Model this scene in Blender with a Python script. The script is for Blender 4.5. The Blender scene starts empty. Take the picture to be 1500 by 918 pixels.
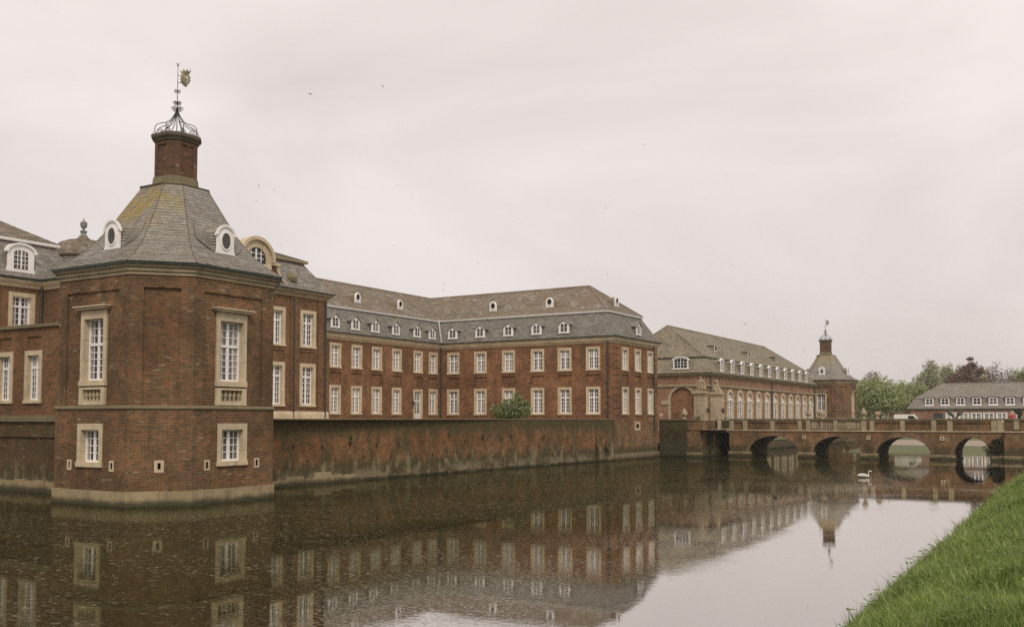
import bpy, math, random
import numpy as np
from mathutils import Vector, Matrix
random.seed(7); rng = np.random.default_rng(7)
scene = bpy.context.scene
col = scene.collection
pi = math.pi

# ------------------------------------------------------------------ camera, world, sun, exposure
cam_d = bpy.data.cameras.new("camera"); cam = bpy.data.objects.new("camera", cam_d); col.objects.link(cam)
cam_d.sensor_width = 36.0; cam_d.lens = 36.0 * 1424 / 1500
cam_d.shift_y = (154.5 - 77.0) / 1500
cam_d.clip_start = 0.1; cam_d.clip_end = 3000
cam.location = (0, 0, 4.0)
cam.rotation_euler = (pi / 2 + math.atan(77.0 / 1424), 0, math.radians(31.4))
scene.camera = cam

SUN_EL, SUN_AZ = math.radians(46), math.radians(138)          # azimuth from +Y clockwise
world = bpy.data.worlds.new("World"); scene.world = world; world.use_nodes = True
wn, wl = world.node_tree.nodes, world.node_tree.links
wn.clear()
w_out = wn.new("ShaderNodeOutputWorld")
sky = wn.new("ShaderNodeTexSky"); sky.sky_type = 'NISHITA'; sky.sun_disc = False
sky.sun_elevation = SUN_EL; sky.sun_rotation = SUN_AZ; sky.dust_density = 3.0
bg_sky = wn.new("ShaderNodeBackground"); bg_sky.inputs[1].default_value = 0.08
wl.new(sky.outputs[0], bg_sky.inputs[0])
# the overcast deck in front of it: pale, warm grey, soft bands, a little brighter towards the zenith
tc = wn.new("ShaderNodeTexCoord"); mp = wn.new("ShaderNodeMapping"); mp.inputs['Scale'].default_value = (1.0, 1.0, 2.4); mp.inputs['Rotation'].default_value = (0.0, 0.12, 0.0); mp.inputs['Location'].default_value = (0.35, 0.1, 0.2)
wl.new(tc.outputs['Generated'], mp.inputs[0])
no = wn.new("ShaderNodeTexNoise"); no.inputs['Scale'].default_value = 1.9; no.inputs['Detail'].default_value = 6; no.inputs['Roughness'].default_value = 0.5
no.inputs['Distortion'].default_value = 0.5
wl.new(mp.outputs[0], no.inputs['Vector'])
rmp = wn.new("ShaderNodeValToRGB")
rmp.color_ramp.elements[0].position = 0.34; rmp.color_ramp.elements[0].color = (0.61, 0.55, 0.525, 1)
rmp.color_ramp.elements[1].position = 0.64; rmp.color_ramp.elements[1].color = (0.765, 0.70, 0.672, 1)
wl.new(no.outputs[0], rmp.inputs[0])
sx = wn.new("ShaderNodeSeparateXYZ"); wl.new(tc.outputs['Generated'], sx.inputs[0])
mr = wn.new("ShaderNodeMapRange"); mr.inputs['From Min'].default_value = 0.0; mr.inputs['From Max'].default_value = 1.0
mr.inputs['To Min'].default_value = 0.97; mr.inputs['To Max'].default_value = 1.55
wl.new(sx.outputs[2], mr.inputs['Value'])
bg_cl = wn.new("ShaderNodeBackground"); wl.new(rmp.outputs[0], bg_cl.inputs[0]); wl.new(mr.outputs[0], bg_cl.inputs[1])
mxs = wn.new("ShaderNodeMixShader"); mxs.inputs[0].default_value = 0.94
wl.new(bg_sky.outputs[0], mxs.inputs[1]); wl.new(bg_cl.outputs[0], mxs.inputs[2]); wl.new(mxs.outputs[0], w_out.inputs[0])

sun_d = bpy.data.lights.new("sun", 'SUN'); sun_d.energy = 1.5; sun_d.angle = math.radians(14); sun_d.color = (1.0, 0.93, 0.85)
sun = bpy.data.objects.new("sun", sun_d); col.objects.link(sun)
sdir = Vector((math.sin(SUN_AZ) * math.cos(SUN_EL), math.cos(SUN_AZ) * math.cos(SUN_EL), math.sin(SUN_EL)))
sun.rotation_euler = (-sdir).to_track_quat('-Z', 'Y').to_euler()
vs = scene.view_settings
vs.view_transform = 'Standard'; vs.look = 'None'; vs.exposure = 0.12; vs.gamma = 1.0; vs.use_curve_mapping = False
cy = scene.cycles
cy.max_bounces = 6; cy.diffuse_bounces = 3; cy.glossy_bounces = 3; cy.transmission_bounces = 2; cy.transparent_max_bounces = 4; cy.volume_bounces = 0
cy.use_denoising = False
try: cy.denoiser = 'OPENIMAGEDENOISE'
except Exception: pass
cy.caustics_reflective = False; cy.caustics_refractive = False
cy.sample_clamp_indirect = 4

# ------------------------------------------------------------------ node helpers
class NT:
    def __init__(s, name):
        s.m = bpy.data.materials.new(name); s.m.use_nodes = True
        s.n = s.m.node_tree.nodes; s.l = s.m.node_tree.links; s.n.clear()
        s.out = s.n.new("ShaderNodeOutputMaterial")
    def put(s, sock, v):
        if hasattr(v, 'links'): s.l.new(v, sock)
        elif isinstance(v, (tuple, list)):
            v = tuple(v)
            if len(sock.default_value) == 4 and len(v) == 3: v += (1,)
            sock.default_value = v
        else: sock.default_value = v
    def nd(s, t, **k):
        x = s.n.new("ShaderNode" + t)
        for a, v in k.items():
            if a.startswith('i_'): s.put(x.inputs[int(a[2:])] if a[2:].isdigit() else x.inputs[a[2:].replace('_', ' ')], v)
            else: setattr(x, a, v)
        return x
    def math(s, op, a, b=0.0, c=None, clamp=False):
        x = s.n.new("ShaderNodeMath"); x.operation = op; x.use_clamp = clamp
        s.put(x.inputs[0], a); s.put(x.inputs[1], b)
        if c is not None: s.put(x.inputs[2], c)
        return x.outputs[0]
    def vmath(s, op, a, b=None):
        x = s.n.new("ShaderNodeVectorMath"); x.operation = op; s.put(x.inputs[0], a)
        if b is not None: s.put(x.inputs[1], b)
        return x.outputs['Value'] if op == 'DOT_PRODUCT' else x.outputs[0]
    def mix(s, f, a, b, mode='MIX'):
        x = s.n.new("ShaderNodeMix"); x.data_type = 'RGBA'; x.blend_type = mode; x.clamp_factor = True
        s.put(x.inputs[0], f); s.put(x.inputs[6], a); s.put(x.inputs[7], b); return x.outputs[2]
    def noise(s, vec, scale, detail=3, rough=0.55, dist=0.0):
        x = s.nd("TexNoise"); s.put(x.inputs['Vector'], vec); x.inputs['Scale'].default_value = scale
        x.inputs['Detail'].default_value = detail; x.inputs['Roughness'].default_value = rough; x.inputs['Distortion'].default_value = dist
        return x.outputs[0]
    def ramp(s, v, lo, hi, a=0.0, b=1.0):
        x = s.n.new("ShaderNodeMapRange"); x.interpolation_type = 'SMOOTHSTEP'
        s.put(x.inputs[0], v); x.inputs[1].default_value = lo; x.inputs[2].default_value = hi
        x.inputs[3].default_value = a; x.inputs[4].default_value = b; return x.outputs[0]
    def scale(s, vec, sc):
        x = s.n.new("ShaderNodeMapping"); s.put(x.inputs[0], vec); x.inputs['Scale'].default_value = sc; return x.outputs[0]
    def faceuv(s):
        g = s.n.new("ShaderNodeNewGeometry"); P, N = g.outputs['Position'], g.outputs['True Normal']
        T = s.vmath('NORMALIZE', s.vmath('CROSS_PRODUCT', (0, 0, 1), N)); B = s.vmath('CROSS_PRODUCT', N, T)
        c = s.n.new("ShaderNodeCombineXYZ"); s.l.new(s.vmath('DOT_PRODUCT', P, T), c.inputs[0]); s.l.new(s.vmath('DOT_PRODUCT', P, B), c.inputs[1])
        sp = s.n.new("ShaderNodeSeparateXYZ"); s.l.new(P, sp.inputs[0])
        return P, c.outputs[0], sp.outputs[2]
    def bump(s, h, strength=0.5, dist=0.02):
        b = s.n.new("ShaderNodeBump"); b.inputs['Strength'].default_value = strength; b.inputs['Distance'].default_value = dist
        s.put(b.inputs['Height'], h); return b.outputs[0]
    def done(s, base, rough=0.8, normal=None, spec=0.3, metal=0.0, **k):
        p = s.n.new("ShaderNodeBsdfPrincipled"); s.put(p.inputs['Base Color'], base); s.put(p.inputs['Roughness'], rough)
        p.inputs['Specular IOR Level'].default_value = spec; p.inputs['Metallic'].default_value = metal
        if normal is not None: s.put(p.inputs['Normal'], normal)
        for a, v in k.items(): s.put(p.inputs[a.replace('_', ' ')], v)
        s.l.new(p.outputs[0], s.out.inputs[0]); return s.m

def hsvmul(c, f): return tuple(x * f for x in c)

def brick_mat(name, c1, c2, mortar, moss_top=None, algae=None, dirt=0.5, msize=0.012, lime=0.0, mossiness=0.0, pale=0.975):
    t = NT(name); P, uv, z = t.faceuv()
    b = t.nd("TexBrick", offset=0.5)
    t.put(b.inputs['Vector'], uv); b.inputs['Scale'].default_value = 1.0
    b.inputs['Brick Width'].default_value = 0.245; b.inputs['Row Height'].default_value = 0.077
    b.inputs['Mortar Size'].default_value = msize; b.inputs['Mortar Smooth'].default_value = 0.3; b.inputs['Bias'].default_value = -0.1
    n_l = t.noise(P, 0.35, 4, 0.6); n_m = t.noise(P, 2.2, 3, 0.6)
    # a cell value per brick gives burnt and pale bricks
    v = t.nd("TexVoronoi", feature='F1', voronoi_dimensions='2D'); t.put(v.inputs['Vector'], t.scale(uv, (4.08, 13.0, 1))); v.inputs['Scale'].default_value = 1.0
    rv = t.nd("SeparateColor"); t.l.new(v.outputs['Color'], rv.inputs[0])
    ca = t.mix(t.ramp(rv.outputs[0], 0.0, 1.0), c1, c2)
    ca = t.mix(t.ramp(rv.outputs[1], 0.80, 0.9), ca, hsvmul(c2, 0.55))
    ca = t.mix(t.ramp(rv.outputs[2], pale, pale + 0.01, 0, 0.8), ca, (0.42, 0.36, 0.27))
    base = t.mix(b.outputs['Fac'], ca, mortar)
    base = t.mix(t.ramp(n_l, 0.35, 0.7, 0, dirt), base, hsvmul(c2, 0.5))
    base = t.mix(t.ramp(n_m, 0.55, 0.8, 0, 0.35), base, hsvmul(c1, 1.25))
    st = t.noise(t.scale(P, (1.3, 1.3, 0.12)), 1.0, 4, 0.6)
    base = t.mix(t.ramp(st, 0.5, 0.72, 0, 0.55 * dirt + 0.1), base, (0.06, 0.05, 0.035))
    base = t.mix(t.ramp(t.noise(t.scale(P, (1.0, 1.0, 0.7)), 0.8, 6, 0.72, 0.4), 0.47, 0.60, 0, 0.62 * dirt), base, (0.062, 0.045, 0.024))
    base = t.mix(t.ramp(t.noise(P, 1.7, 5, 0.75), 0.54, 0.66, 0, 0.35), base, hsvmul(c1, 1.18))
    if mossiness:
        base = t.mix(t.ramp(t.noise(t.scale(P, (1, 1, 0.6)), 0.75, 6, 0.75), 0.46, 0.62, 0, mossiness), base, (0.075, 0.066, 0.03))
    if algae:
        nz = t.math('ADD', z, t.math('MULTIPLY', t.noise(t.scale(P, (1, 1, 0.4)), 1.1, 4, 0.7), -1.9))
        base = t.mix(t.ramp(nz, algae - 0.7, algae - 1.3, 0, 0.75), base, (0.06, 0.06, 0.028))
    if lime:
        ln = t.math('ADD', t.math('MULTIPLY', t.noise(t.scale(P, (1.3, 1.3, 0.16)), 1.0, 5, 0.7), 0.6), t.math('MULTIPLY', t.noise(P, 1.5, 5, 0.75), 0.4))
        f = t.math('MULTIPLY', t.ramp(ln, 0.5, 0.6), t.ramp(z, 2.2, 0.9, 0, lime))
        base = t.mix(f, base, (0.33, 0.26, 0.15))
        # old stone and mortar footing showing through just above the water
        f3 = t.math('MULTIPLY', t.ramp(t.noise(P, 0.7, 4, 0.7), 0.45, 0.62), t.ramp(z, 1.0, 0.35, 0, lime))
        base = t.mix(f3, base, (0.28, 0.23, 0.14))
    if moss_top:
        zz = t.math('ADD', z, t.math('MULTIPLY', t.noise(t.scale(P, (1.0, 1.0, 0.3)), 0.9, 4, 0.7), 2.2))
        f = t.ramp(zz, moss_top + 0.55, moss_top + 1.5, 0, 0.88)
        base = t.mix(f, base, t.mix(t.noise(P, 3.0, 3), (0.035, 0.036, 0.014), (0.12, 0.095, 0.036)))
    wet = t.ramp(t.math('ADD', z, t.math('MULTIPLY', n_m, -0.15)), 0.14, 0.04, 0, 0.85)
    base = t.mix(wet, base, (0.02, 0.022, 0.012))
    h = t.math('ADD', t.math('MULTIPLY', b.outputs['Fac'], -1.0), t.math('MULTIPLY', t.noise(P, 25, 2), 0.5))
    return t.done(base, 0.88, t.bump(h, 0.6, 0.012), 0.2)

def stone_mat(name, c, dark=0.4, green=0.25, low=None):
    t = NT(name); P, uv, z = t.faceuv()
    n1 = t.noise(P, 1.2, 5, 0.65); n2 = t.noise(P, 14, 3, 0.6); st = t.noise(t.scale(P, (2.2, 2.2, 0.25)), 1.0, 4, 0.6)
    base = t.mix(t.ramp(n1, 0.3, 0.7), hsvmul(c, 1.12), hsvmul(c, 0.82))
    base = t.mix(t.ramp(n2, 0.35, 0.75, 0, 0.35), base, hsvmul(c, 0.65))
    base = t.mix(t.ramp(st, 0.55, 0.78, 0, dark), base, (0.09, 0.075, 0.05))
    base = t.mix(t.ramp(t.noise(P, 0.9, 4, 0.7), 0.52, 0.75, 0, green), base, (0.13, 0.12, 0.05))
    if low is not None:
        base = t.mix(t.ramp(t.math('ADD', z, t.math('MULTIPLY', n1, -0.35)), low, low - 0.35, 0, 0.9), base, (0.035, 0.037, 0.018))
    return t.done(base, 0.85, t.bump(t.math('ADD', n2, n1), 0.35, 0.02), 0.2)

def slate_mat(name, c, lichen=None, moss=0.0, mosscol=(0.2, 0.16, 0.09), var=0.35):
    t = NT(name); P, uv, z = t.faceuv()
    g = t.n.new("ShaderNodeNewGeometry"); r = g.outputs['Random Per Island']
    base = t.mix(r, hsvmul(c, 1 - var), hsvmul(c, 1 + var))
    n1 = t.noise(P, 0.6, 5, 0.65); n2 = t.noise(P, 9, 4, 0.65)
    base = t.mix(t.ramp(n1, 0.35, 0.7, 0, 0.45), base, hsvmul(c, 0.6))
    base = t.mix(t.ramp(n2, 0.5, 0.75, 0, 0.3), base, (0.33, 0.31, 0.26))
    if moss > .5:
        base = t.mix(t.ramp(t.noise(P, 0.42, 6, 0.75, 0.5), 0.47, 0.62, 0, 0.6), base, (0.115, 0.10, 0.06))
        base = t.mix(t.ramp(t.noise(P, 1.3, 6, 0.8), 0.58, 0.66, 0, 0.5), base, (0.36, 0.32, 0.25))
    if moss:
        m = t.math('MULTIPLY', t.ramp(t.noise(P, 0.7, 6, 0.72), 0.36, 0.62), t.ramp(t.noise(P, 5.0, 4, 0.7), 0.3, 0.6, 0.35, 1.0))
        base = t.mix(t.math('MULTIPLY', m, moss), base, t.mix(n2, hsvmul(mosscol, 0.6), hsvmul(mosscol, 1.35)))
    if lichen:
        m = t.math('MULTIPLY', t.ramp(t.noise(P, 1.1, 5, 0.7), 0.4, 0.6), t.ramp(z, lichen, lichen + 1.6))
        m = t.math('MULTIPLY', m, t.ramp(t.vmath('DOT_PRODUCT', g.outputs['True Normal'], (-0.6, -0.8, 0.0)), -0.1, 0.16))
        base = t.mix(t.math('MULTIPLY', m, 0.85), base, t.mix(n2, (0.27, 0.17, 0.04), (0.36, 0.29, 0.11)))
    return t.done(base, 0.7, t.bump(n2, 0.4, 0.015), 0.2)

def plain_mat(name, c, rough=0.6, metal=0.0, spec=0.4, var=0.2, nscale=6):
    t = NT(name); g = t.n.new("ShaderNodeNewGeometry"); P = g.outputs['Position']
    n = t.noise(P, nscale, 4, 0.6)
    base = t.mix(t.ramp(n, 0.3, 0.7), hsvmul(c, 1 - var), hsvmul(c, 1 + var * 0.5))
    return t.done(base, rough, t.bump(n, 0.15, 0.01), spec, metal)

def glass_mat(name):
    t = NT(name); oi = t.nd("ObjectInfo"); P, uv, z = t.faceuv()
    # dark rooms, some with pale curtains drawn behind the pane
    curt = t.math('MULTIPLY', t.ramp(oi.outputs['Random'], 0.35, 0.95), 0.5)
    fold = t.noise(t.scale(uv, (7, 0.3, 1)), 1.0, 2)
    c = t.mix(t.math('MULTIPLY', curt, t.ramp(fold, 0.3, 0.65)), (0.012, 0.014, 0.014), (0.30, 0.29, 0.27))
    pane = t.noise(t.scale(uv, (2.2, 2.2, 1)), 1.0, 1)
    return t.done(c, 0.07, t.bump(pane, 0.08, 0.02), 0.5)

def leaf_mat(name, c, c2, trans=0.5):
    t = NT(name); g = t.n.new("ShaderNodeNewGeometry"); r = g.outputs['Random Per Island']
    n = t.noise(g.outputs['Position'], 0.6, 3)
    base = t.mix(t.math('ADD', t.math('MULTIPLY', r, 0.6), t.math('MULTIPLY', t.ramp(n, 0.3, 0.7), 0.4)), c, c2)
    d = t.nd("BsdfDiffuse"); t.put(d.inputs[0], base); tr = t.nd("BsdfTranslucent"); t.put(tr.inputs[0], base)
    gl = t.nd("BsdfGlossy"); gl.inputs['Roughness'].default_value = 0.45; gl.inputs[0].default_value = (0.6, 0.6, 0.55, 1)
    m = t.nd("MixShader"); m.inputs[0].default_value = trans; t.l.new(d.outputs[0], m.inputs[1]); t.l.new(tr.outputs[0], m.inputs[2])
    m2 = t.nd("MixShader"); m2.inputs[0].default_value = 0.05; t.l.new(m.outputs[0], m2.inputs[1]); t.l.new(gl.outputs[0], m2.inputs[2])
    t.l.new(m2.outputs[0], t.out.inputs[0]); return t.m

M = {}
M['brick_tower'] = brick_mat("brick tower", (0.255, 0.101, 0.043), (0.108, 0.054, 0.026), (0.29, 0.23, 0.125), dirt=0.6, msize=0.012, pale=0.98)
M['brick_wing'] = brick_mat("brick wing", (0.37, 0.156, 0.070), (0.215, 0.099, 0.047), (0.27, 0.20, 0.105), dirt=0.65, msize=0.009, pale=1.5)
M['brick_palace'] = brick_mat("brick palace", (0.27, 0.118, 0.05), (0.155, 0.076, 0.035), (0.26, 0.20, 0.115), dirt=0.5, msize=0.009, pale=1.5)
M['brick_glass'] = brick_mat("brick orangery", (0.42, 0.21, 0.115), (0.30, 0.15, 0.085), (0.32, 0.25, 0.18), dirt=0.35, msize=0.01, pale=1.5)
M['brick_wall'] = brick_mat("brick moat wall", (0.37, 0.15, 0.052), (0.21, 0.09, 0.034), (0.24, 0.18, 0.09), moss_top=3.1, algae=1.25, dirt=0.6, lime=0.75, mossiness=0.85, pale=0.985)
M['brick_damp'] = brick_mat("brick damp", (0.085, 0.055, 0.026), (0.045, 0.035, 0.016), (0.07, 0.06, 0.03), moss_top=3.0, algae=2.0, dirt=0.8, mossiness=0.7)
M['brick_old'] = brick_mat("brick old damp", (0.17, 0.08, 0.034), (0.095, 0.052, 0.024), (0.14, 0.11, 0.06), algae=1.1, dirt=0.8, lime=0.4, mossiness=0.55)
M['brick_bridge'] = brick_mat("brick bridge", (0.33, 0.15, 0.066), (0.20, 0.105, 0.05), (0.29, 0.23, 0.125), algae=1.25, dirt=0.6, mossiness=0.55)
M['brick_chim'] = brick_mat("brick chimney", (0.21, 0.083, 0.04), (0.115, 0.055, 0.03), (0.16, 0.12, 0.075), dirt=0.6)
M['stone'] = stone_mat("sandstone", (0.60, 0.49, 0.325), 0.32, 0.12)
M['stone_warm'] = stone_mat("warm sandstone", (0.46, 0.365, 0.255), 0.4, 0.12)
M['stone_grey'] = stone_mat("grey stone", (0.37, 0.305, 0.19), 0.6, 0.5)
M['stone_dark'] = stone_mat("sooty stone", (0.12, 0.105, 0.07), 0.6, 0.5)
M['stone_old'] = stone_mat("old footing stone", (0.25, 0.195, 0.115), 0.7, 0.6, low=0.2)
M['stone_moss'] = stone_mat("mossy stone", (0.20, 0.165, 0.095), 0.6, 0.7)
M['stone_base'] = stone_mat("plinth stone", (0.37, 0.29, 0.165), 0.6, 0.55, low=0.24)
M['stone_pier'] = stone_mat("pier stone", (0.34, 0.26, 0.145), 0.75, 0.6, low=0.30)
M['slate_tower'] = slate_mat("slate tower", (0.265, 0.245, 0.212), lichen=12.9, moss=0.3, var=0.17)
M['slate_low'] = slate_mat("slate mansard", (0.205, 0.195, 0.165), moss=0.4, mosscol=(0.17, 0.15, 0.085), var=0.28)
M['slate_palace'] = slate_mat("palace slate", (0.255, 0.235, 0.2), moss=0.3, mosscol=(0.2, 0.165, 0.1), var=0.3)
M['slate_old'] = slate_mat("old mossy slate", (0.25, 0.215, 0.175), moss=1.0, mosscol=(0.225, 0.165, 0.105), var=0.55)
M['slate_green'] = slate_mat("green mossy slate", (0.28, 0.24, 0.18), moss=0.7, mosscol=(0.22, 0.185, 0.105), var=0.25)
M['slate_lodge'] = slate_mat("lodge slate", (0.23, 0.21, 0.18), moss=0.5, mosscol=(0.2, 0.17, 0.11), var=0.2)
M['white'] = plain_mat("white paint", (0.84, 0.81, 0.76), 0.45, var=0.08)
M['offwhite'] = plain_mat("weathered white paint", (0.66, 0.62, 0.55), 0.6, var=0.25)
M['zinc'] = plain_mat("zinc", (0.46, 0.44, 0.41), 0.45, 0.0, 0.5, 0.25)
M['urn_grey'] = plain_mat("green grey urn", (0.22, 0.23, 0.20), 0.7)
M['copper'] = plain_mat("dark green gutter", (0.035, 0.05, 0.04), 0.45, 0.0, 0.5, 0.4)
M['iron'] = plain_mat("wrought iron", (0.06, 0.055, 0.045), 0.5, 0.4, 0.4, 0.3)
M['gilt'] = plain_mat("worn gilding", (0.22, 0.20, 0.11), 0.5, 0.2, 0.5, 0.6, 3)
M['louvre'] = plain_mat("grey louvre", (0.11, 0.105, 0.095), 0.7, var=0.3)
M['glass'] = glass_mat("window glass")
M['linen'] = plain_mat("linen", (0.33, 0.315, 0.285), 0.9, var=0.3, nscale=3)
M['straw'] = plain_mat("dry straw", (0.36, 0.31, 0.19), 0.9)
M['zinc_light'] = plain_mat("pale zinc", (0.62, 0.60, 0.56), 0.5, var=0.2)
M['stone_statue'] = stone_mat("weathered statue stone", (0.42, 0.335, 0.22), 0.6, 0.3)
M['dark'] = plain_mat("dark opening", (0.012, 0.012, 0.010), 0.9)  # near black; in openings it puts their unlit depth into the colour
M['door'] = plain_mat("white door paint", (0.74, 0.71, 0.66), 0.45, var=0.1)
M['bark'] = plain_mat("bark", (0.085, 0.065, 0.045), 0.9, 0, 0.1, 0.4, 4)

# ------------------------------------------------------------------ geometry helpers
class G:
    def __init__(s): s.v = []; s.f = []; s.m = []
    def poly(s, pts, m=0):
        i = len(s.v); s.v.extend([tuple(p) for p in pts]); s.f.append(tuple(range(i, i + len(pts)))); s.m.append(m)
    def box(s, x0, x1, y0, y1, z0, z1, m=0): s.hexa([(x0, y0), (x1, y0), (x1, y1), (x0, y1)], z0, z1, m)
    def hexa(s, q, z0, z1, m=0, q2=None):
        q2 = q2 or q; n = len(q); i = len(s.v)
        s.v += [(x, y, z0) for x, y in q] + [(x, y, z1) for x, y in q2]
        fs = [tuple(i + n - 1 - k for k in range(n)), tuple(i + n + k for k in range(n))]
        fs += [(i + k, i + (k + 1) % n, i + n + (k + 1) % n, i + n + k) for k in range(n)]
        s.f += fs; s.m += [m] * len(fs)
    def fbox(s, fr, u0, u1, w0, w1, z0, z1, m=0):
        a = [fr(u0, w1, 0)[:2], fr(u1, w1, 0)[:2], fr(u1, w0, 0)[:2], fr(u0, w0, 0)[:2]]
        s.hexa(a, z0 + fr.z, z1 + fr.z, m)
    def extr(s, fr, pts, w0, w1, m=0):           # outline in (u,z), counter-clockwise seen from outside, extruded from w0 (back) to w1 (front)
        n = len(pts); i = len(s.v)
        s.v += [fr(u, w1, z) for u, z in pts] + [fr(u, w0, z) for u, z in pts]
        s.f.append(tuple(i + k for k in range(n))); s.f.append(tuple(i + 2 * n - 1 - k for k in range(n)))
        s.f += [(i + (k + 1) % n, i + k, i + n + k, i + n + (k + 1) % n) for k in range(n)]; s.m += [m] * (n + 2)
    def ring(s, fr, outer, inner, w0, w1, m=0, close=True):   # matching outlines -> frame with thickness
        n = len(outer); i = len(s.v)
        for w in (w1, w0):
            s.v += [fr(u, w, z) for u, z in outer] + [fr(u, w, z) for u, z in inner]
        for k in range(n if close else n - 1):
            a, b = k, (k + 1) % n
            s.f += [(i + a, i + b, i + n + b, i + n + a), (i + n + a, i + n + b, i + 3 * n + b, i + 3 * n + a), (i + b, i + a, i + 2 * n + a, i + 2 * n + b)]
            s.m += [m] * 3
        if not close:
            for k in (0, n - 1): s.f.append((i + k, i + n + k, i + 3 * n + k, i + 2 * n + k)); s.m.append(m)
    def tube(s, pts, r, n=6, m=0, cap=True):
        pts = [Vector(p) for p in pts]; rs = r if isinstance(r, (list, tuple)) else [r] * len(pts)
        i0 = len(s.v); up = Vector((0, 0, 1)); prev = None
        for k, p in enumerate(pts):
            d = (pts[min(k + 1, len(pts) - 1)] - pts[max(k - 1, 0)]).normalized()
            if prev is None:
                a = d.orthogonal().normalized()
            else:
                a = prev - d * prev.dot(d); a = a.normalized() if a.length > 1e-6 else d.orthogonal().normalized()
            prev = a; b = d.cross(a)
            for j in range(n):
                t = 2 * pi * j / n; q = p + (a * math.cos(t) + b * math.sin(t)) * rs[k]; s.v.append(tuple(q))
        for k in range(len(pts) - 1):
            for j in range(n):
                a = i0 + k * n + j; b = i0 + k * n + (j + 1) % n; s.f.append((a, b, b + n, a + n)); s.m.append(m)
        if cap:
            s.f.append(tuple(i0 + n - 1 - j for j in range(n))); e = i0 + (len(pts) - 1) * n; s.f.append(tuple(e + j for j in range(n))); s.m += [m, m]
    def lathe(s, c, prof, n=12, m=0, sq=None, rot=0.0):
        i0 = len(s.v)
        for r, z in prof:
            for j in range(n):
                t = 2 * pi * j / n + rot; s.v.append((c[0] + r * math.cos(t), c[1] + r * math.sin(t), c[2] + z))
        for k in range(len(prof) - 1):
            for j in range(n):
                a = i0 + k * n + j; b = i0 + k * n + (j + 1) % n; s.f.append((a, b, b + n, a + n)); s.m.append(m)
        s.f.append(tuple(i0 + n - 1 - j for j in range(n))); e = i0 + (len(prof) - 1) * n; s.f.append(tuple(e + j for j in range(n))); s.m += [m, m]
    def wall(s, fr, u0, u1, z0, z1, holes=(), w=0.0, m=0, maxu=None):
        us = sorted({u0, u1, *[h[0] for h in holes], *[h[1] for h in holes]}); zs = sorted({z0, z1, *[h[2] for h in holes], *[h[3] for h in holes]})
        us = [u for u in us if u0 <= u <= u1]; zs = [z for z in zs if z0 <= z <= z1]
        for a, b in zip(us, us[1:]):
            for c, d in zip(zs, zs[1:]):
                um, zm = (a + b) / 2, (c + d) / 2
                if any(h[0] < um < h[1] and h[2] < zm < h[3] for h in holes): continue
                s.poly([fr(a, w, c), fr(b, w, c), fr(b, w, d), fr(a, w, d)], m)
    def reveal(s, fr, a, b, c, d, w0, w1, m=0):  # four inner sides of an opening
        s.poly([fr(a, w1, c), fr(b, w1, c), fr(b, w0, c), fr(a, w0, c)], m); s.poly([fr(a, w0, d), fr(b, w0, d), fr(b, w1, d), fr(a, w1, d)], m)
        s.poly([fr(a, w0, c), fr(a, w0, d), fr(a, w1, d), fr(a, w1, c)], m); s.poly([fr(b, w1, c), fr(b, w1, d), fr(b, w0, d), fr(b, w0, c)], m)
    def sweep(s, path, prof, closed=False, m=0):  # prof (offset outwards, z); mitred
        rows = [ring_off(path, o, closed, z) for o, z in prof]; n = len(path)
        for r0, r1 in zip(rows, rows[1:]):
            for k in range(n if closed else n - 1):
                a, b = k, (k + 1) % n; s.poly([r0[a], r0[b], r1[b], r1[a]], m)
        if not closed:
            for k in (0, n - 1): s.poly([r[k] for r in rows], m)

def ring_off(path, o, closed, z):
    n = len(path); out = []
    for k in range(n):
        p = Vector(path[k][:2]); ns = []
        if closed or k > 0:
            d = (p - Vector(path[k - 1][:2])).normalized(); ns.append(Vector((d.y, -d.x)))
        if closed or k < n - 1:
            d = (Vector(path[(k + 1) % n][:2]) - p).normalized(); ns.append(Vector((d.y, -d.x)))
        if len(ns) == 2:
            mv = (ns[0] + ns[1]); q = p + mv * (o / max(1e-6, (1 + ns[0].dot(ns[1]))))
        else: q = p + ns[0] * o
        out.append((q.x, q.y, z))
    return out

class Fr:                                        # facade frame: u along the wall, w outwards, z up
    def __init__(s, x, y, ux, uy, z=0.0): s.x, s.y, s.ux, s.uy, s.z = x, y, ux, uy, z
    def __call__(s, u, w, z): return (s.x + s.ux * u + s.uy * w, s.y + s.uy * u - s.ux * w, s.z + z)
    @property
    def rot(s): return math.atan2(s.uy, s.ux)
LOC = Fr(0, 0, 1, 0)                             # local frame of prototypes (outwards is -y)
def FX(x): return Fr(x, 0, 0, 1)                 # face looking +X; u is world Y
def FY(y): return Fr(0, y, 1, 0)                 # face looking -Y; u is world X

def wloc(o):
    v = Vector(o['_w']) if o is not None and '_w' in o else Vector((0, 0, 0)); return v
def thing(name, label, cat, loc=(0, 0, 0), rz=0.0, group=None, kind=None):
    o = bpy.data.objects.new(name, None); col.objects.link(o); o.empty_display_size = 0.2
    o.location = loc; o.rotation_euler = (0, 0, rz); tag(o, label, cat, group, kind); o['_w'] = tuple(loc); return o
def tag(o, label=None, cat=None, group=None, kind=None):
    if label: o['label'] = label
    if cat: o['category'] = cat
    if group: o['group'] = group
    if kind: o['kind'] = kind
    return o
def mesh(g, name, mats, smooth=False, off=None):
    me = bpy.data.meshes.new(name); v = g.v
    if off is not None: v = [(x - off[0], y - off[1], z - off[2]) for x, y, z in v]
    me.from_pydata(v, [], g.f)
    mats = mats if isinstance(mats, (list, tuple)) else [mats]
    for m in mats: me.materials.append(M[m] if isinstance(m, str) else m)
    if len(mats) > 1: me.polygons.foreach_set('material_index', g.m)
    if smooth: me.polygons.foreach_set('use_smooth', [True] * len(me.polygons))
    me.update(); return me
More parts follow.
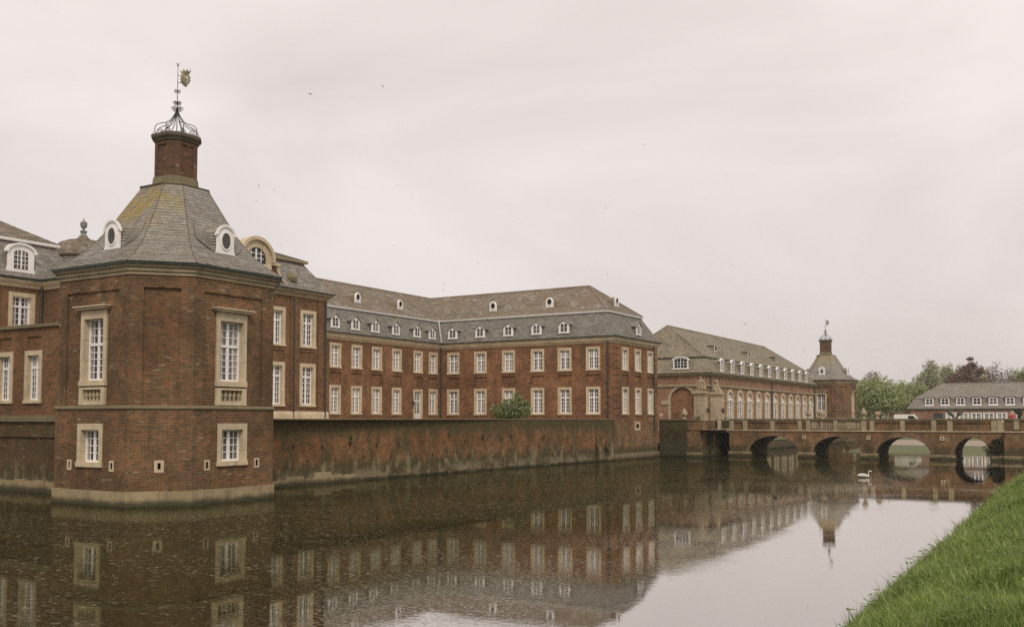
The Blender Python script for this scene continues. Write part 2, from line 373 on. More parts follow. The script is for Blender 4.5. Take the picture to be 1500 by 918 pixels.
def link(name, me, parent=None, loc=(0, 0, 0), rz=0.0):
    o = bpy.data.objects.new(name, me); col.objects.link(o); o.location = loc; o.rotation_euler = (0, 0, rz)
    if parent is not None: o.parent = parent
    return o
def part(g, name, mats, parent, smooth=False):   # geometry given in world coordinates
    return link(name, mesh(g, name, mats, smooth, wloc(parent)), parent)
def solo(g, name, mats, label, cat, group=None, smooth=False, loc=(0, 0, 0), rz=0.0, kind=None):
    o = link(name, mesh(g, name, mats, smooth), None, loc, rz); tag(o, label, cat, group, kind); return o
def struct(g, name, mats, smooth=False):
    o = link(name, mesh(g, name, mats, smooth)); o['kind'] = 'structure'; return o
def copy_tree(o, parent=None):
    c = o.copy(); col.objects.link(c); c.parent = parent
    for ch in list(o.children): copy_tree(ch, c)
    return c

# slates: overlapping courses laid on a quad A,B (bottom left, right), C,D (top right, left), seen from outside
def slates(g, A, B, C, D, row=0.22, wid=0.33, m=0, lift=0.03, over=0.0):
    A, B, C, D = map(Vector, (A, B, C, D)); N = (B - A).cross(D - A)
    if N.length < 1e-6: N = (C - B).cross(A - B)
    N.normalize(); hl = max((D - A).length, (C - B).length); nr = max(1, int(round(hl / row)))
    for r in range(nr):
        t0, t1 = r / nr, min(1.0, (r + 1.35) / nr)
        a0, b0 = A.lerp(D, t0), B.lerp(C, t0); a1, b1 = A.lerp(D, t1), B.lerp(C, t1)
        L = (b0 - a0).length
        if L < 0.08: continue
        n = max(1, int(round(L / wid))); sh = 0.5 if r % 2 else 0.0
        cuts = [0.0] + [min(1.0, max(0.0, (k + sh + random.uniform(-.1, .1)) / n)) for k in range(n + 1)] + [1.0]
        cuts = sorted(set(cuts))
        for c0, c1 in zip(cuts, cuts[1:]):
            if (c1 - c0) * L < 0.04: continue
            gp = 0.005 / L; c0 += gp; c1 -= gp
            lf = lift * random.uniform(.7, 1.35); dz = (A - D).normalized() * random.uniform(-.012, .02)
            p0, p1 = a0.lerp(b0, c0) + dz + N * lf, a0.lerp(b0, c1) + dz + N * lf
            q1, q0 = a1.lerp(b1, c1) + N * .004, a1.lerp(b1, c0) + N * .004
            e0, e1 = p0 - N * (lf * .8), p1 - N * (lf * .8)
            i = len(g.v); g.v += [tuple(x) for x in (p0, p1, q1, q0, e0, e1)]
            g.f += [(i, i + 1, i + 2, i + 3), (i + 4, i + 5, i + 1, i)]; g.m += [m, m]
def roof_quads(path, prof, closed=True):
    rows = [ring_off(path, o, closed, z) for o, z in prof]; n = len(path); out = []
    for j, (r0, r1) in enumerate(zip(rows, rows[1:])):
        for k in range(n if closed else n - 1):
            a, b = k, (k + 1) % n; out.append((j, k, (r0[a], r0[b], r1[b], r1[a])))
    return out
# ------------------------------------------------------------------ windows (shared meshes)
WCACHE = {}
def window_meshes(ow, oh, sw, sill, transom, rows_u, rows_l, cols=2, rec=0.24, bar=0.04, head=None, casing=0.075, proud=0.05, smat='stone'):
    key = (ow, oh, sw, sill, transom, rows_u, rows_l, cols, rec, bar, head, proud, smat)
    if key in WCACHE: return WCACHE[key]
    head = head or sw; iw = ow / 2 - sw; zb, zt = sill, oh - head
    g = G()
    for k in range(3):
        ja, jb = zb + (zt - zb) * k / 3, zb + (zt - zb) * (k + 1) / 3 - (.012 if k < 2 else 0)
        g.box(-ow / 2, -iw, -proud - .003 * (k % 2), rec, ja, jb); g.box(iw, ow / 2, -proud - .003 * ((k + 1) % 2), rec, ja, jb)
    g.box(-ow / 2, ow / 2, -proud - .004, rec, zt, oh); g.box(-ow / 2 - .03, ow / 2 + .03, -proud - .05, rec, 0, zb)
    sur = mesh(g, 'window', smat)
    f = G(); y0, y1 = rec - .1, rec - .03; c = casing
    f.box(-iw, -iw + c, y0, y1, zb, zt); f.box(iw - c, iw, y0, y1, zb, zt)
    f.box(-iw + c, iw - c, y0, y1, zt - c, zt); f.box(-iw + c, iw - c, y0 - .03, y1, zb, zb + c * 1.3)
    zi0, zi1 = zb + c * 1.3, zt - c
    f.box(-c * .8, c * .8, y0 - .01, y1, zi0, zi1)
    halves = [(-iw + c, -c * .8), (c * .8, iw - c)]
    if transom:
        f.box(-iw + c, iw - c, y0 - .02, y1 - .003, transom - c * .9, transom + c * .9)
        bands = [(zi0, transom - c * .9, rows_l), (transom + c * .9, zi1, rows_u)]
    else: bands = [(zi0, zi1, rows_l)]
    yb0, yb1 = y0 + .02, y1 - .006
    for a, b in halves:
        st = bar * .9
        for lo, hi, nr in bands:
            f.box(a, a + st, y0 + .01, y1 - .002, lo, hi); f.box(b - st, b, y0 + .01, y1 - .002, lo, hi)
            for k in range(1, nr): z = lo + (hi - lo) * k / nr; f.box(a + st, b - st, yb0, yb1, z - bar / 2, z + bar / 2)
            for k in range(1, cols): x = a + (b - a) * k / cols; f.box(x - bar / 2, x + bar / 2, yb0 + .003, yb1 + .003, lo, hi)
    fr = mesh(f, 'frame', 'white')
    h = G(); h.box(-iw + .01, iw - .01, y1 - .018, y1 - .009, zb + .01, zt - .01); gl = mesh(h, 'glass', 'glass')
    WCACHE[key] = (sur, fr, gl); return WCACHE[key]
def dressing(o, sp):
    q = random.random(); iw = sp['ow'] / 2 - sp['sw'] - .09; zb, zt = sp['sill'] + .1, sp['oh'] - (sp['head'] if sp.get('head') else sp['sw']) - .1; y = sp['rec'] - .0495
    if q > .42: return
    g = G()
    if q < .18: g.box(-iw, iw, y, y + .001, zt - (zt - zb) * random.choice((.25, .4, .55, .3)), zt); n = 'blind'
    else:
        w = iw * random.choice((.3, .45, .6)); n = 'curtain'
        for s in (-1, 1):
            k = 5
            for i in range(k): a, b = sorted((s * (iw - w * i / k), s * (iw - w * (i + 1) / k))); g.box(a, b, y + (.0006 if i % 2 else 0), y + .0012, zb, zt)
    link(n, mesh(g, n, 'linen'), o)
def window(parent, fr, u, z, spec, name='window', w=0.0, label=None):
    ms = window_meshes(**spec); p = Vector(fr(u, w, z)) - wloc(parent)
    o = link(name, ms[0], parent, p, fr.rot); link('frame', ms[1], o); link('glass', ms[2], o); dressing(o, spec)
    if label: o['label'] = label
    return o
def hole(u, z, spec): return (u - spec['ow'] / 2, u + spec['ow'] / 2, z, z + spec['oh'])

def arc(cx, cz, r, a0, a1, n, sx=1.0): return [(cx + r * sx * math.cos(a0 + (a1 - a0) * k / n), cz + r * math.sin(a0 + (a1 - a0) * k / n)) for k in range(n + 1)]

def sub(g, name, mats, parent_part, smooth=False):   # world coordinates, parent is a part whose mesh was built in world coordinates at its thing
    return link(name, mesh(g, name, mats, smooth, wloc(parent_part.parent)), parent_part)
def roof(parent, quads, base, slate, row=0.25, wid=0.36, skip=(), name='roof'):
    g = G(); s = G()
    for j, k, q in quads:
        g.poly(q)
        if (j, k) in skip: continue
        slates(s, *q, row=row, wid=wid)
    ro = part(g, name, base, parent); so = sub(s, 'slates', slate, ro); so['kind'] = 'stuff'; return ro

# ================================================================== SETTING
def flat(name, mat, x0, x1, y0, y1, z):
    g = G(); g.poly([(x0, y0, z), (x1, y0, z), (x1, y1, z), (x0, y1, z)]); return struct(g, name, mat)
def water_mat():
    t = NT("moat water"); g = t.n.new("ShaderNodeNewGeometry"); P = g.outputs['Position']
    mp_ = t.n.new("ShaderNodeMapping"); t.put(mp_.inputs[0], P); mp_.inputs['Rotation'].default_value = (0, 0, math.radians(-28)); W = mp_.outputs[0]   # drift direction of wind and scum
    sp = t.n.new("ShaderNodeSeparateXYZ"); t.l.new(P, sp.inputs[0])
    breeze = t.ramp(t.noise(t.scale(W, (0.025, 0.11, 1)), 1.0, 4, 0.6, 0.4), 0.45, 0.62)
    n1 = t.noise(t.scale(W, (4.0, 5.5, 1)), 1.0, 3, 0.6); n2 = t.noise(P, 22.0, 2, 0.6); n3 = t.noise(P, 0.8, 2, 0.5)
    h = t.math('ADD', t.math('MULTIPLY', n1, t.ramp(breeze, 0, 1, 0.25, 0.9)), t.math('MULTIPLY', n2, t.ramp(breeze, 0, 1, 0.03, 0.14)))
    h = t.math('ADD', h, t.math('MULTIPLY', n3, 0.5))
    dots = t.math('MULTIPLY', t.ramp(t.noise(P, 8.0, 2, 0.7), 0.56, 0.66), t.ramp(t.noise(t.scale(W, (0.05, 0.14, 1)), 1.0, 4, 0.65, 0.6), 0.38, 0.56, 0.2, 1.0))
    dots = t.math('MULTIPLY', dots, t.ramp(sp.outputs[0], -9.0, -16.0))
    h = t.math('ADD', h, t.math('MULTIPLY', dots, 2.4))
    b = t.bump(h, 0.13, 0.012)
    fr = t.nd("Fresnel"); fr.inputs[0].default_value = 1.5; t.l.new(b, fr.inputs['Normal'])
    # dull surface on the far and left side, painted in to darken mirrored buildings
    film_dim = t.math('MULTIPLY', t.ramp(t.math('ADD', sp.outputs[0], t.math('MULTIPLY', t.noise(t.scale(W, (0.06, 0.12, 1)), 1.0, 4, 0.6), 7.0)), -8.0, -14.5), t.ramp(sp.outputs[1], 112, 85, 0.6, 1.0))
    fac = t.math('MULTIPLY', t.ramp(fr.outputs[0], 0.0, 0.85, 0.52, 1.0), t.ramp(film_dim, 0.0, 1.0, 1.0, 0.50))
    d = t.nd("BsdfDiffuse"); t.put(d.inputs[0], t.mix(t.noise(P, 0.15, 3), (0.011, 0.012, 0.004), (0.019, 0.018, 0.007)))
    gl = t.nd("BsdfGlossy"); t.put(gl.inputs[0], t.mix(film_dim, (0.97, 0.94, 0.91), (0.86, 0.85, 0.68))); gl.inputs['Roughness'].default_value = 0.012; t.l.new(b, gl.inputs['Normal'])
    # pollen and scum drifting on the sheltered side, in grains, strings and rafts
    drift = t.math('MULTIPLY', t.ramp(t.noise(t.scale(W, (0.05, 0.16, 1)), 1.0, 5, 0.65, 0.8), 0.36, 0.58, 0.25, 1.0), t.ramp(sp.outputs[0], -9.0, -17.0))
    drift = t.math('MULTIPLY', drift, t.ramp(sp.outputs[1], 92, 62, 0.15, 1.0))
    gr = t.math('ADD', t.math('MULTIPLY', t.noise(P, 9.0, 3, 0.75), 0.6), t.math('MULTIPLY', t.noise(P, 1.1, 4, 0.75), 0.4))
    dn = t.math('MULTIPLY', t.ramp(gr, 0.42, 0.60), drift)
    spk = t.ramp(t.noise(P, 4.6, 3, 0.8), 0.56, 0.63)
    dd = t.nd("BsdfDiffuse"); t.put(dd.inputs[0], t.mix(spk, t.mix(n1, (0.030, 0.028, 0.012), (0.065, 0.056, 0.028)), (0.50, 0.43, 0.31)))
    m = t.nd("MixShader"); t.put(m.inputs[0], fac); t.l.new(d.outputs[0], m.inputs[1]); t.l.new(gl.outputs[0], m.inputs[2])
    m2 = t.nd("MixShader"); t.put(m2.inputs[0], t.math('MULTIPLY', dn, 0.5)); t.l.new(m.outputs[0], m2.inputs[1]); t.l.new(dd.outputs[0], m2.inputs[2])
    t.l.new(m2.outputs[0], t.out.inputs[0]); return t.m
def ground_mat(name, c1, c2, sc=0.8):
    t = NT(name); g = t.n.new("ShaderNodeNewGeometry"); P = g.outputs['Position']
    n = t.noise(P, sc, 5, 0.65); n2 = t.noise(P, sc * 14, 3, 0.6)
    return t.done(t.mix(t.math('ADD', t.math('MULTIPLY', n, .7), t.math('MULTIPLY', n2, .3)), c1, c2), 0.95, t.bump(n2, 0.5, 0.03), 0.1)
M['water'] = water_mat()
M['lawn'] = ground_mat("lawn", (0.085, 0.10, 0.045), (0.17, 0.17, 0.095), 0.5)
M['soil'] = ground_mat("soil under grass", (0.04, 0.06, 0.018), (0.075, 0.095, 0.03))
M['gravel'] = ground_mat("gravel", (0.24, 0.20, 0.15), (0.36, 0.31, 0.24))
flat('moat_water', 'water', -160, 60, -80, 196, 0.0)
flat('courtyard_ground', 'gravel', -140, -41.3, 38.0, 97.3, 3.96)
flat('garden_terrace', 'lawn', -140, -38.6, 110.1, 230, 1.15)
flat('forecourt', 'gravel', -60, -35.3, 97.5, 110.0, 2.86)
def terrain(name, mat, xs, ys, zf):
    g = G(); nx, ny = len(xs), len(ys); g.v = [(x, y, zf(x, y)) for y in ys for x in xs]
    g.f = [(j * nx + i, j * nx + i + 1, (j + 1) * nx + i + 1, (j + 1) * nx + i) for j in range(ny - 1) for i in range(nx - 1)]; g.m = [0] * len(g.f)
    return struct(g, name, mat, True)
def park_z(x, y):
    P_ = [(118, -0.6), (121, -0.05), (124, 0.25), (136, 0.5), (150, 1.0), (175, 2.0), (195, 2.7), (900, 2.75)]
    for (a, za), (b, zb) in zip(P_, P_[1:]):
        if y <= b: return za + (zb - za) * max(0, (y - a)) / (b - a)
    return 2.75
terrain('park_ground', 'lawn', [-420, -200, -100, -60, -38.5, -34, -28.5, -26.8] + list(range(-24, 100, 8)) + [150, 260], [118, 121, 124, 130, 136, 150, 165, 175, 195, 230, 300, 420, 640], lambda x, y: park_z(x, y) if x > (-28 if y < 180 else -38.6) else park_z(x, y) - (3.6 if y < 200 else 0))
terrain('gravel_path', 'gravel', [-26, -20, 0, 20, 60], [137, 143, 150], lambda x, y: park_z(x, y) + 0.02)
# the grassy bank the photograph was taken from
def bank_z(x, y):
    wob = 0.16 * math.sin(x * 1.7 + y * 0.6) * math.sin(y * 0.9 + 0.5) + 0.07 * math.sin(y * 2.3 + x * 3)
    e = -3.97 - 0.68 * max(0, min(1, (y - 16) / 30)) + 0.12 * math.sin(y * 0.23) + 0.07 * math.sin(y * 0.71)
    t = (x - e)
    if t < 0: return t * 0.9 - 0.02
    z = 0.12 * min(1, t * 4) + 2.25 * (1 - math.exp(-t * 0.36)) * 1.05
    return z + wob * min(1, t * 0.6) * 0.7
terrain('moat_bank', 'soil', [-6.5, -5.6] + [-5 + 0.25 * k for k in range(24)] + [1.5, 3, 6, 12, 30, 80], [-40, -20, 0, 4] + [6 + 0.5 * k for k in range(60)] + [36.5 + 1.5 * k for k in range(44)] + [103, 109, 118, 121], bank_z)

# ================================================================== CORNER TOWER
CX, CY = -40.95, 33.65
def octo(ax, ay, b, cx=CX, cy=CY):
    return [(cx - b, cy - ay), (cx + b, cy - ay), (cx + ax, cy - b), (cx + ax, cy + b), (cx + b, cy + ay), (cx - b, cy + ay), (cx - ax, cy + b), (cx - ax, cy - b)]
OV = octo(4.55, 4.75, 2.65); OV[3] = (OV[3][0], OV[3][1] - .2); OV[4] = (OV[4][0] - .45, OV[4][1] - .2)
TALL = dict(ow=1.90, oh=3.62, sw=0.215, sill=0.25, transom=1.98, rows_u=3, rows_l=5, rec=0.34, bar=0.035, head=0.44, proud=0.07)
LOWW = dict(ow=1.86, oh=2.04, sw=0.25, sill=0.22, transom=None, rows_u=0, rows_l=4, rec=0.34, bar=0.035, head=0.30, proud=0.05)
def face(P, k):
    a, b = Vector(P[k]), Vector(P[(k + 1) % len(P)]); d = b - a; L = d.length; d.normalize(); return Fr(a.x, a.y, d.x, d.y), L
def make_tower():
    T = thing('corner_tower', 'brick corner pavilion rising from the moat in front, with chimney-like turret on its slate roof', 'tower', (CX, CY, 0))
    wl_, up = G(), G()
    for k in range(8):
        fr, L = face(OV, k); main = k % 2 == 0
        if main:
            uc = L / 2 + (0.03 if k == 0 else -0.2); pa, pb = 0.6, L - 0.75
            hl = [hole(uc + 0.03, 1.75, LOWW)]
            sl = [(x, 1.62) for x in (uc - 1.5, uc + 1.65)]
            vh = [(x - .07, x + .07, 1.68, 1.98) for x, _ in sl]
            wl_.wall(fr, -.06 * .4, L + .06 * .4, 0.68, 4.44, hl + vh, 0.06)
            for h in vh:
                wl_.reveal(fr, *h, -.3, .06); wl_.poly([fr(h[0], -.3, h[2]), fr(h[1], -.3, h[2]), fr(h[1], -.3, h[3]), fr(h[0], -.3, h[3])])
                v = G(); a, b, c, d = h
                v.ring(fr, [(a - .10, c - .10), (b + .10, c - .10), (b + .10, d + .09), (a - .10, d + .09)], [(a, c), (b, c), (b, d), (a, d)], -.05, .085)
                part(v, 'vent_stone', 'stone', T)
            hb = hole(uc, 5.57, TALL); bal = (uc - .95, uc + .95, 4.66, 5.57)
            up.wall(fr, 0, L, 4.62, 10.75, [(pa, pb, 4.62, 10.05)], 0.0)
            up.wall(fr, pa, pb, 4.62, 10.05, [hb, bal], -0.09); up.reveal(fr, pa, pb, 4.62, 10.05, -.09, 0)
            if k in (0, 2):
                window(T, fr, uc, 5.57, TALL, w=-.06); window(T, fr, uc + 0.03, 1.75, LOWW, w=0.06)
            else:
                window(T, fr, uc, 5.57, TALL, w=-.06); window(T, fr, uc + 0.03, 1.75, LOWW, w=0.06)
            h = G(); h.fbox(fr, uc - 1.22, uc + 1.22, -.05, .30, 9.30, 9.36); h.fbox(fr, uc - 1.12, uc + 1.12, -.05, .2, 9.19, 9.297); part(h, 'window_hood', 'stone', T)
            # balustrade under the tall window
            bp = G(); b0, b1 = uc - .95, uc + .95
            bp.fbox(fr, b0, b0 + .26, -.4, .05, 4.66, 5.50); bp.fbox(fr, b1 - .26, b1, -.4, .05, 4.66, 5.50)
            bp.fbox(fr, b0 + .26, b1 - .26, -.4, .03, 4.66, 4.86); bp.fbox(fr, b0 + .26, b1 - .26, -.4, .03, 5.40, 5.50); bp.fbox(fr, b0 + .26, b1 - .26, -.42, -.36, 4.86, 5.40)
            bo = part(bp, 'window_balustrade', 'stone', T)
            if 'bal' not in WCACHE:
                q = G(); q.lathe((0, 0, 0), [(.09, 0), (.09, .05), (.055, .07), (.06, .14), (.105, .24), (.10, .30), (.06, .40), (.055, .45), (.09, .47), (.09, .535)], 8)
                WCACHE['bal'] = mesh(q, 'baluster', 'stone_grey', True)
            for i in range(5):
                u = b0 + .26 + (b1 - b0 - .52) * (i + .5) / 5; p = Vector(fr(u, -.12, 4.863)) - wloc(T); link('baluster', WCACHE['bal'], bo, p, fr.rot)
        else:
            v0 = (L / 2 - .07, L / 2 + .07, 1.68, 1.98)
            wl_.wall(fr, -.024, L + .024, 0.68, 4.44, [v0], 0.06); wl_.reveal(fr, *v0, -.3, .06); a, b, c, d = v0
            wl_.poly([fr(a, -.3, c), fr(b, -.3, c), fr(b, -.3, d), fr(a, -.3, d)])
            v = G(); v.ring(fr, [(a - .14, c - .14), (b + .14, c - .14), (b + .14, d + .12), (a - .14, d + .12)], [(a, c), (b, c), (b, d), (a, d)], -.05, .085); part(v, 'vent_stone', 'stone', T)
            pa, pb = .6, L - .6
            up.wall(fr, 0, L, 4.62, 10.75, [(pa, pb, 4.62, 10.1)], 0.0); up.wall(fr, pa, pb, 4.62, 10.1, (), -.09); up.reveal(fr, pa, pb, 4.62, 10.1, -.09, 0)
            d = G(); d.fbox(fr, pa, pb, .002, .05, 10.1, 10.26); part(d, 'brick_course', 'brick_tower', T)
        # plinth blocks
        n = 4 if main else 2; e = 0.14; off = e * 0.42
        for i in range(n):
            u0, u1 = -off + (L + 2 * off) * i / n, -off + (L + 2 * off) * (i + 1) / n
            g = G(); g.fbox(fr, u0 + .006, u1 - .006, -.4, e + random.uniform(-.012, .012), -0.8, 0.68 + random.uniform(-.01, .015)); part(g, 'plinth_stone', 'stone_base', T)
    part(wl_, 'lower_wall', 'brick_tower', T); part(up, 'upper_wall', 'brick_tower', T)
    g = G(); g.sweep(OV, [(.0, 4.43), (.10, 4.44), (.13, 4.48), (.13, 4.54), (.07, 4.61), (-.02, 4.635)], True); part(g, 'string_course', 'stone_moss', T)
    g = G(); g.sweep(OV, [(-.02, 10.68), (.06, 10.69), (.06, 10.82), (.14, 10.86), (.15, 10.98), (.25, 11.05), (.29, 11.16), (.24, 11.165)], True); part(g, 'cornice', 'stone_grey', T)
    g = G(); g.sweep(OV, [(.24, 11.12), (.36, 11.16), (.38, 11.28), (.3, 11.285)], True); part(g, 'gutter', 'copper', T)
    # roof
    prof = [(4.92, 2.87, 11.27), (4.2, 2.46, 11.74), (3.5, 2.06, 12.36), (2.68, 1.58, 13.5), (1.42, .85, 15.78)]
    rings = [[(x - (.45 * a / 5 if i == 4 else 0), y - (.2 * a / 5 if i in (3, 4) else 0), z) for i, (x, y) in enumerate(octo(a, a + (.2 if a > 2 else .1), b))] for a, b, z in prof]
    qs = [(j, k, (r0[k], r0[(k + 1) % 8], r1[(k + 1) % 8], r1[k])) for j, (r0, r1) in enumerate(zip(rings, rings[1:])) for k in range(8)]
    ro = roof(T, qs, 'slate_tower', 'slate_tower', 0.20, 0.29)
    hp = G()
    for k in range(8): hp.tube([Vector(r[k]) + Vector((0, 0, .01)) for r in rings], .03, 5)
    sub(hp, 'hip_ridge', 'stone_dark', ro)
    # oval dormers on the four main slopes
    if 'oval' not in WCACHE:
        ol = [(-.66, 0), (.66, 0), (.64, .08)] + [(.64 - .17 * math.sin(t * pi / 2), .08 + .30 * t) for t in (.3, .6, .9)] + [(.46, .45), (.46, .98), (.54, 1.0), (.54, 1.06)]
        ol += [(.5 * math.cos(a), 1.06 + .46 * math.sin(a)) for a in [pi * k / 12 for k in range(1, 12)]] + [(-.54, 1.06), (-.54, 1.0), (-.46, .98), (-.46, .45)] + [(-.64 + .17 * math.sin(t * pi / 2), .08 + .30 * t) for t in (.9, .6, .3)] + [(-.64, .08)]
        f = G(); f.extr(LOC, ol, -.10, 0.0)
        el = lambda rx, rz: [(rx * math.cos(2 * pi * k / 20), .80 + rz * math.sin(2 * pi * k / 20)) for k in range(20)]
        f.ring(LOC, el(.31, .46), el(.24, .39), 0.001, .05)
        f.ring(LOC, arc(0, 1.06, .54, 0, pi, 12), arc(0, 1.06, .43, 0, pi, 12), .001, .07, 0, False)
        fm = mesh(f, 'front', 'white')
        b = G(); b.extr(LOC, [(-.47, .1), (.47, .1), (.47, 1.05)] + [(.5 * math.cos(a), 1.06 + .47 * math.sin(a)) for a in [pi * k / 10 for k in range(11)]] + [(-.47, 1.05)], -2.2, -.101); bm = mesh(b, 'dormer', 'slate_tower')
        l = G(); l.extr(LOC, el(.245, .395), .002, .012)
        for k in range(-4, 5):
            x = k * .052; hz = .39 * math.sqrt(max(0, 1 - (x / .245) ** 2)); l.fbox(LOC, x - .012, x + .012, .012, .03, .8 - hz, .8 + hz)
        lm = mesh(l, 'louvre', 'louvre'); WCACHE['oval'] = (bm, fm, lm)
    DA, DZ, DU0, DU2 = 3.72, 12.02, 0.05, -0.05
    for k in (0, 2, 4, 6):
        fr, L = face(octo(DA, DA + .15, 2.2), k); uc = L / 2 + {0: DU0, 2: DU2}.get(k, 0); p = Vector(fr(uc, 0, DZ)) - wloc(T)
        o = link('dormer', WCACHE['oval'][0], T, p, fr.rot); link('front', WCACHE['oval'][1], o).scale = (1.16, 1, 1.03); link('louvre', WCACHE['oval'][2], o).scale = (1.16, 1, 1.03)
        sw = G()
        for sgn in (-1, 1):
            for i in range(7):
                za = DZ + .30 + .155 * i; pts = []
                for t in np.linspace(0, 1, 6):
                    u = uc + sgn * (.47 + (.95 - .05 * i) * t); z = za - .10 * math.sin(pi * min(1, t * 1.2)) * (1 - t) + (.50 - .035 * i) * t * t
                    a_roof = np.interp(z, [p_[2] for p_ in prof], [p_[0] for p_ in prof]) - DA
                    w = (1 - t) ** 1.6 * max(-.16 - .05 * i, a_roof + .02) + (1 - (1 - t) ** 1.6) * (a_roof + .03) + .03; pts.append((u, w, z))
                for (u0, w0, z0), (u1, w1, z1) in zip(pts, pts[1:]):
                    q = [fr(u0, w0 + .075, z0), fr(u1, w1 + .05, z1), fr(u1, w1 - .09, z1 + .17), fr(u0, w0 - .09, z0 + .17)]
                    sw.poly(q if sgn > 0 else q[::-1]); e = [fr(u0, w0 - .06, z0 + .01), fr(u1, w1 - .04, z1 + .01), q[1], q[0]]; sw.poly(e if sgn > 0 else e[::-1])
        s = sub(sw, 'swept_slates', 'slate_tower', o); s['kind'] = 'stuff'
        s.rotation_euler = (0, 0, -fr.rot); s.location = Matrix.Rotation(-fr.rot, 3, 'Z') @ (-p)
    # turret (chimney) with ledge, stone foot, brick shaft, cap
    g = G()
    def oc(a): return octo(a, a, a * .6, CX - .14, CY)
    C0 = oc(1.0)
    g.sweep(C0, [(.43, 15.74), (.56, 15.79), (.58, 15.88), (.36, 15.92), (.3, 15.94)], True); part(g, 'turret_ledge', 'stone_dark', T)
    g = G(); g.sweep(C0, [(.3, 15.91), (.16, 16.0), (.0, 16.06), (-.04, 16.44), (-.14, 16.46)], True); part(g, 'turret_foot', 'stone_moss', T)
    g = G(); P2 = oc(.915)
    for k in range(8):
        fr, L = face(P2, k)
        if k % 2 == 0:
            a, b = .2, L - .2; g.wall(fr, 0, L, 16.43, 18.4, [(a, b, 16.7, 18.12)]); g.wall(fr, a, b, 16.7, 18.12, (), -.07); g.reveal(fr, a, b, 16.7, 18.12, -.07, 0)
        else: g.wall(fr, 0, L, 16.43, 18.4)
    part(g, 'turret_shaft', 'brick_chim', T)
    g = G(); g.sweep(P2, [(.0, 18.3), (.06, 18.33), (.08, 18.41), (.16, 18.47), (.19, 18.54), (.19, 18.66), (.15, 18.7)], True); g.poly([(x, y, 18.70) for x, y, _ in ring_off(P2, .15, True, 0)]); part(g, 'turret_cap', 'stone_dark', T)
    # wrought iron crown
    def curl(c, r, u, turns=1.6, n=18, s=1): # spiral scroll in the vertical plane through direction u
        out = []
        for i in range(n):
            t = i / (n - 1); rr = r * (1 - .75 * t); a = s * t * turns * 2 * pi; out.append((c[0] + u[0] * rr * math.cos(a), c[1] + u[1] * rr * math.cos(a), c[2] + rr * math.sin(a)))
        return out
    iron = G(); cx, cy = CX - .14, CY; z0 = 18.7
    for k in range(8):
        a = pi / 8 + k * pi / 4; u = (math.cos(a), math.sin(a))
        rp = [(1.14, 0), (1.22, .2), (1.18, .4), (1.05, .54), (.84, .62), (.62, .68), (.42, .8), (.24, 1.02), (.11, 1.25), (.04, 1.42)]
        iron.tube([(cx + u[0] * r * .93, cy + u[1] * r * .93, z0 + z) for r, z in rp], .021, 5)
        rp = [(1.1, 0), (1.08, .14), (1.0, .27), (.86, .36), (.66, .42), (.46, .56), (.28, .8), (.15, 1.05), (.05, 1.3)]
        if k % 2 == 0: iron.tube([(cx + u[0] * r, cy + u[1] * r, z0 + z) for r, z in rp], .017, 5)
        iron.tube(curl((cx + u[0] * .83, cy + u[1] * .83, z0 + .17), .17, u), .017, 4)
        iron.tube(curl((cx + u[0] * 1.14, cy + u[1] * 1.14, z0 + .06), .09, u, 1.0, 10, -1), .014, 4)
    for k in range(4):
        a = k * pi / 4 + .2; u = (math.cos(a), math.sin(a))
        for sg in (-1, 1):
            uu = (u[0] * sg, u[1] * sg)
            iron.tube(curl((cx + uu[0] * .17, cy + uu[1] * .17, z0 + 1.48), .15, uu), .013, 4); iron.tube(curl((cx + uu[0] * .12, cy + uu[1] * .12, z0 + 1.80), .11, uu), .012, 4)
            if k % 2 == 0: iron.tube(curl((cx + uu[0] * .12, cy + uu[1] * .12, z0 + 2.42), .1, uu, 1.2), .013, 4)
    part(iron, 'iron_crown', 'iron', T)
    g = G(); g.tube([(cx, cy, z0), (cx, cy, z0 + 1.5), (cx, cy, z0 + 2.4), (cx, cy, z0 + 3.86)], [.022, .024, .018, .012], 6)
    g.lathe((cx, cy, z0 + 1.35), [(.02, 0), (.075, .05), (.02, .1)], 8); g.lathe((cx, cy, z0 + 2.42), [(.02, 0), (.05, .04), (.02, .08)], 8); g.lathe((cx, cy, z0 + 3.76), [(.01, 0), (.05, .05), (.012, .13)], 8)
    for sg in (-1, 1): g.tube(curl((cx + sg * .05 * .85, cy + sg * .05 * .52, z0 + 3.88), .07, (sg * .85, sg * .52), .8, 8), .01, 4)
    rod = part(g, 'vane_rod', 'iron', T)
    # weather vane: pierced plate with crown points and scalloped rim, turned across the line of sight
    v = G(); fv = Fr(cx, cy, .85, .52)
    cu, cz = .40, z0 + 3.08; n = 26
    out = [(cu + (.27 + (.045 if k % 2 else 0)) * math.cos(2 * pi * k / n) * .9, cz + (.30 + (.045 if k % 2 else 0)) * math.sin(2 * pi * k / n)) for k in range(n)]
    inn = [(cu + .15 * math.cos(2 * pi * k / n), cz + .17 * math.sin(2 * pi * k / n)) for k in range(n)]
    v.ring(fv, out, inn, -.02, .02); v.extr(fv, [(cu - .17, cz - .12), (cu + .02, cz - .16), (cu + .13, cz + .0), (cu + .03, cz + .15), (cu - .10, cz + .10)], -.03, .03)
    v.extr(fv, [(cu - .2, cz + .27), (cu + .2, cz + .27), (cu + .29, cz + .50), (cu + .16, cz + .40), (cu + .09, cz + .56), (cu, cz + .41), (cu - .09, cz + .56), (cu - .16, cz + .40), (cu - .29, cz + .50)], -.02, .02)
    v.extr(fv, [(cu - .1, cz - .34), (cu + .03, cz - .42), (cu + .12, cz - .33), (cu + .1, cz - .26), (cu - .08, cz - .26)], -.02, .02)
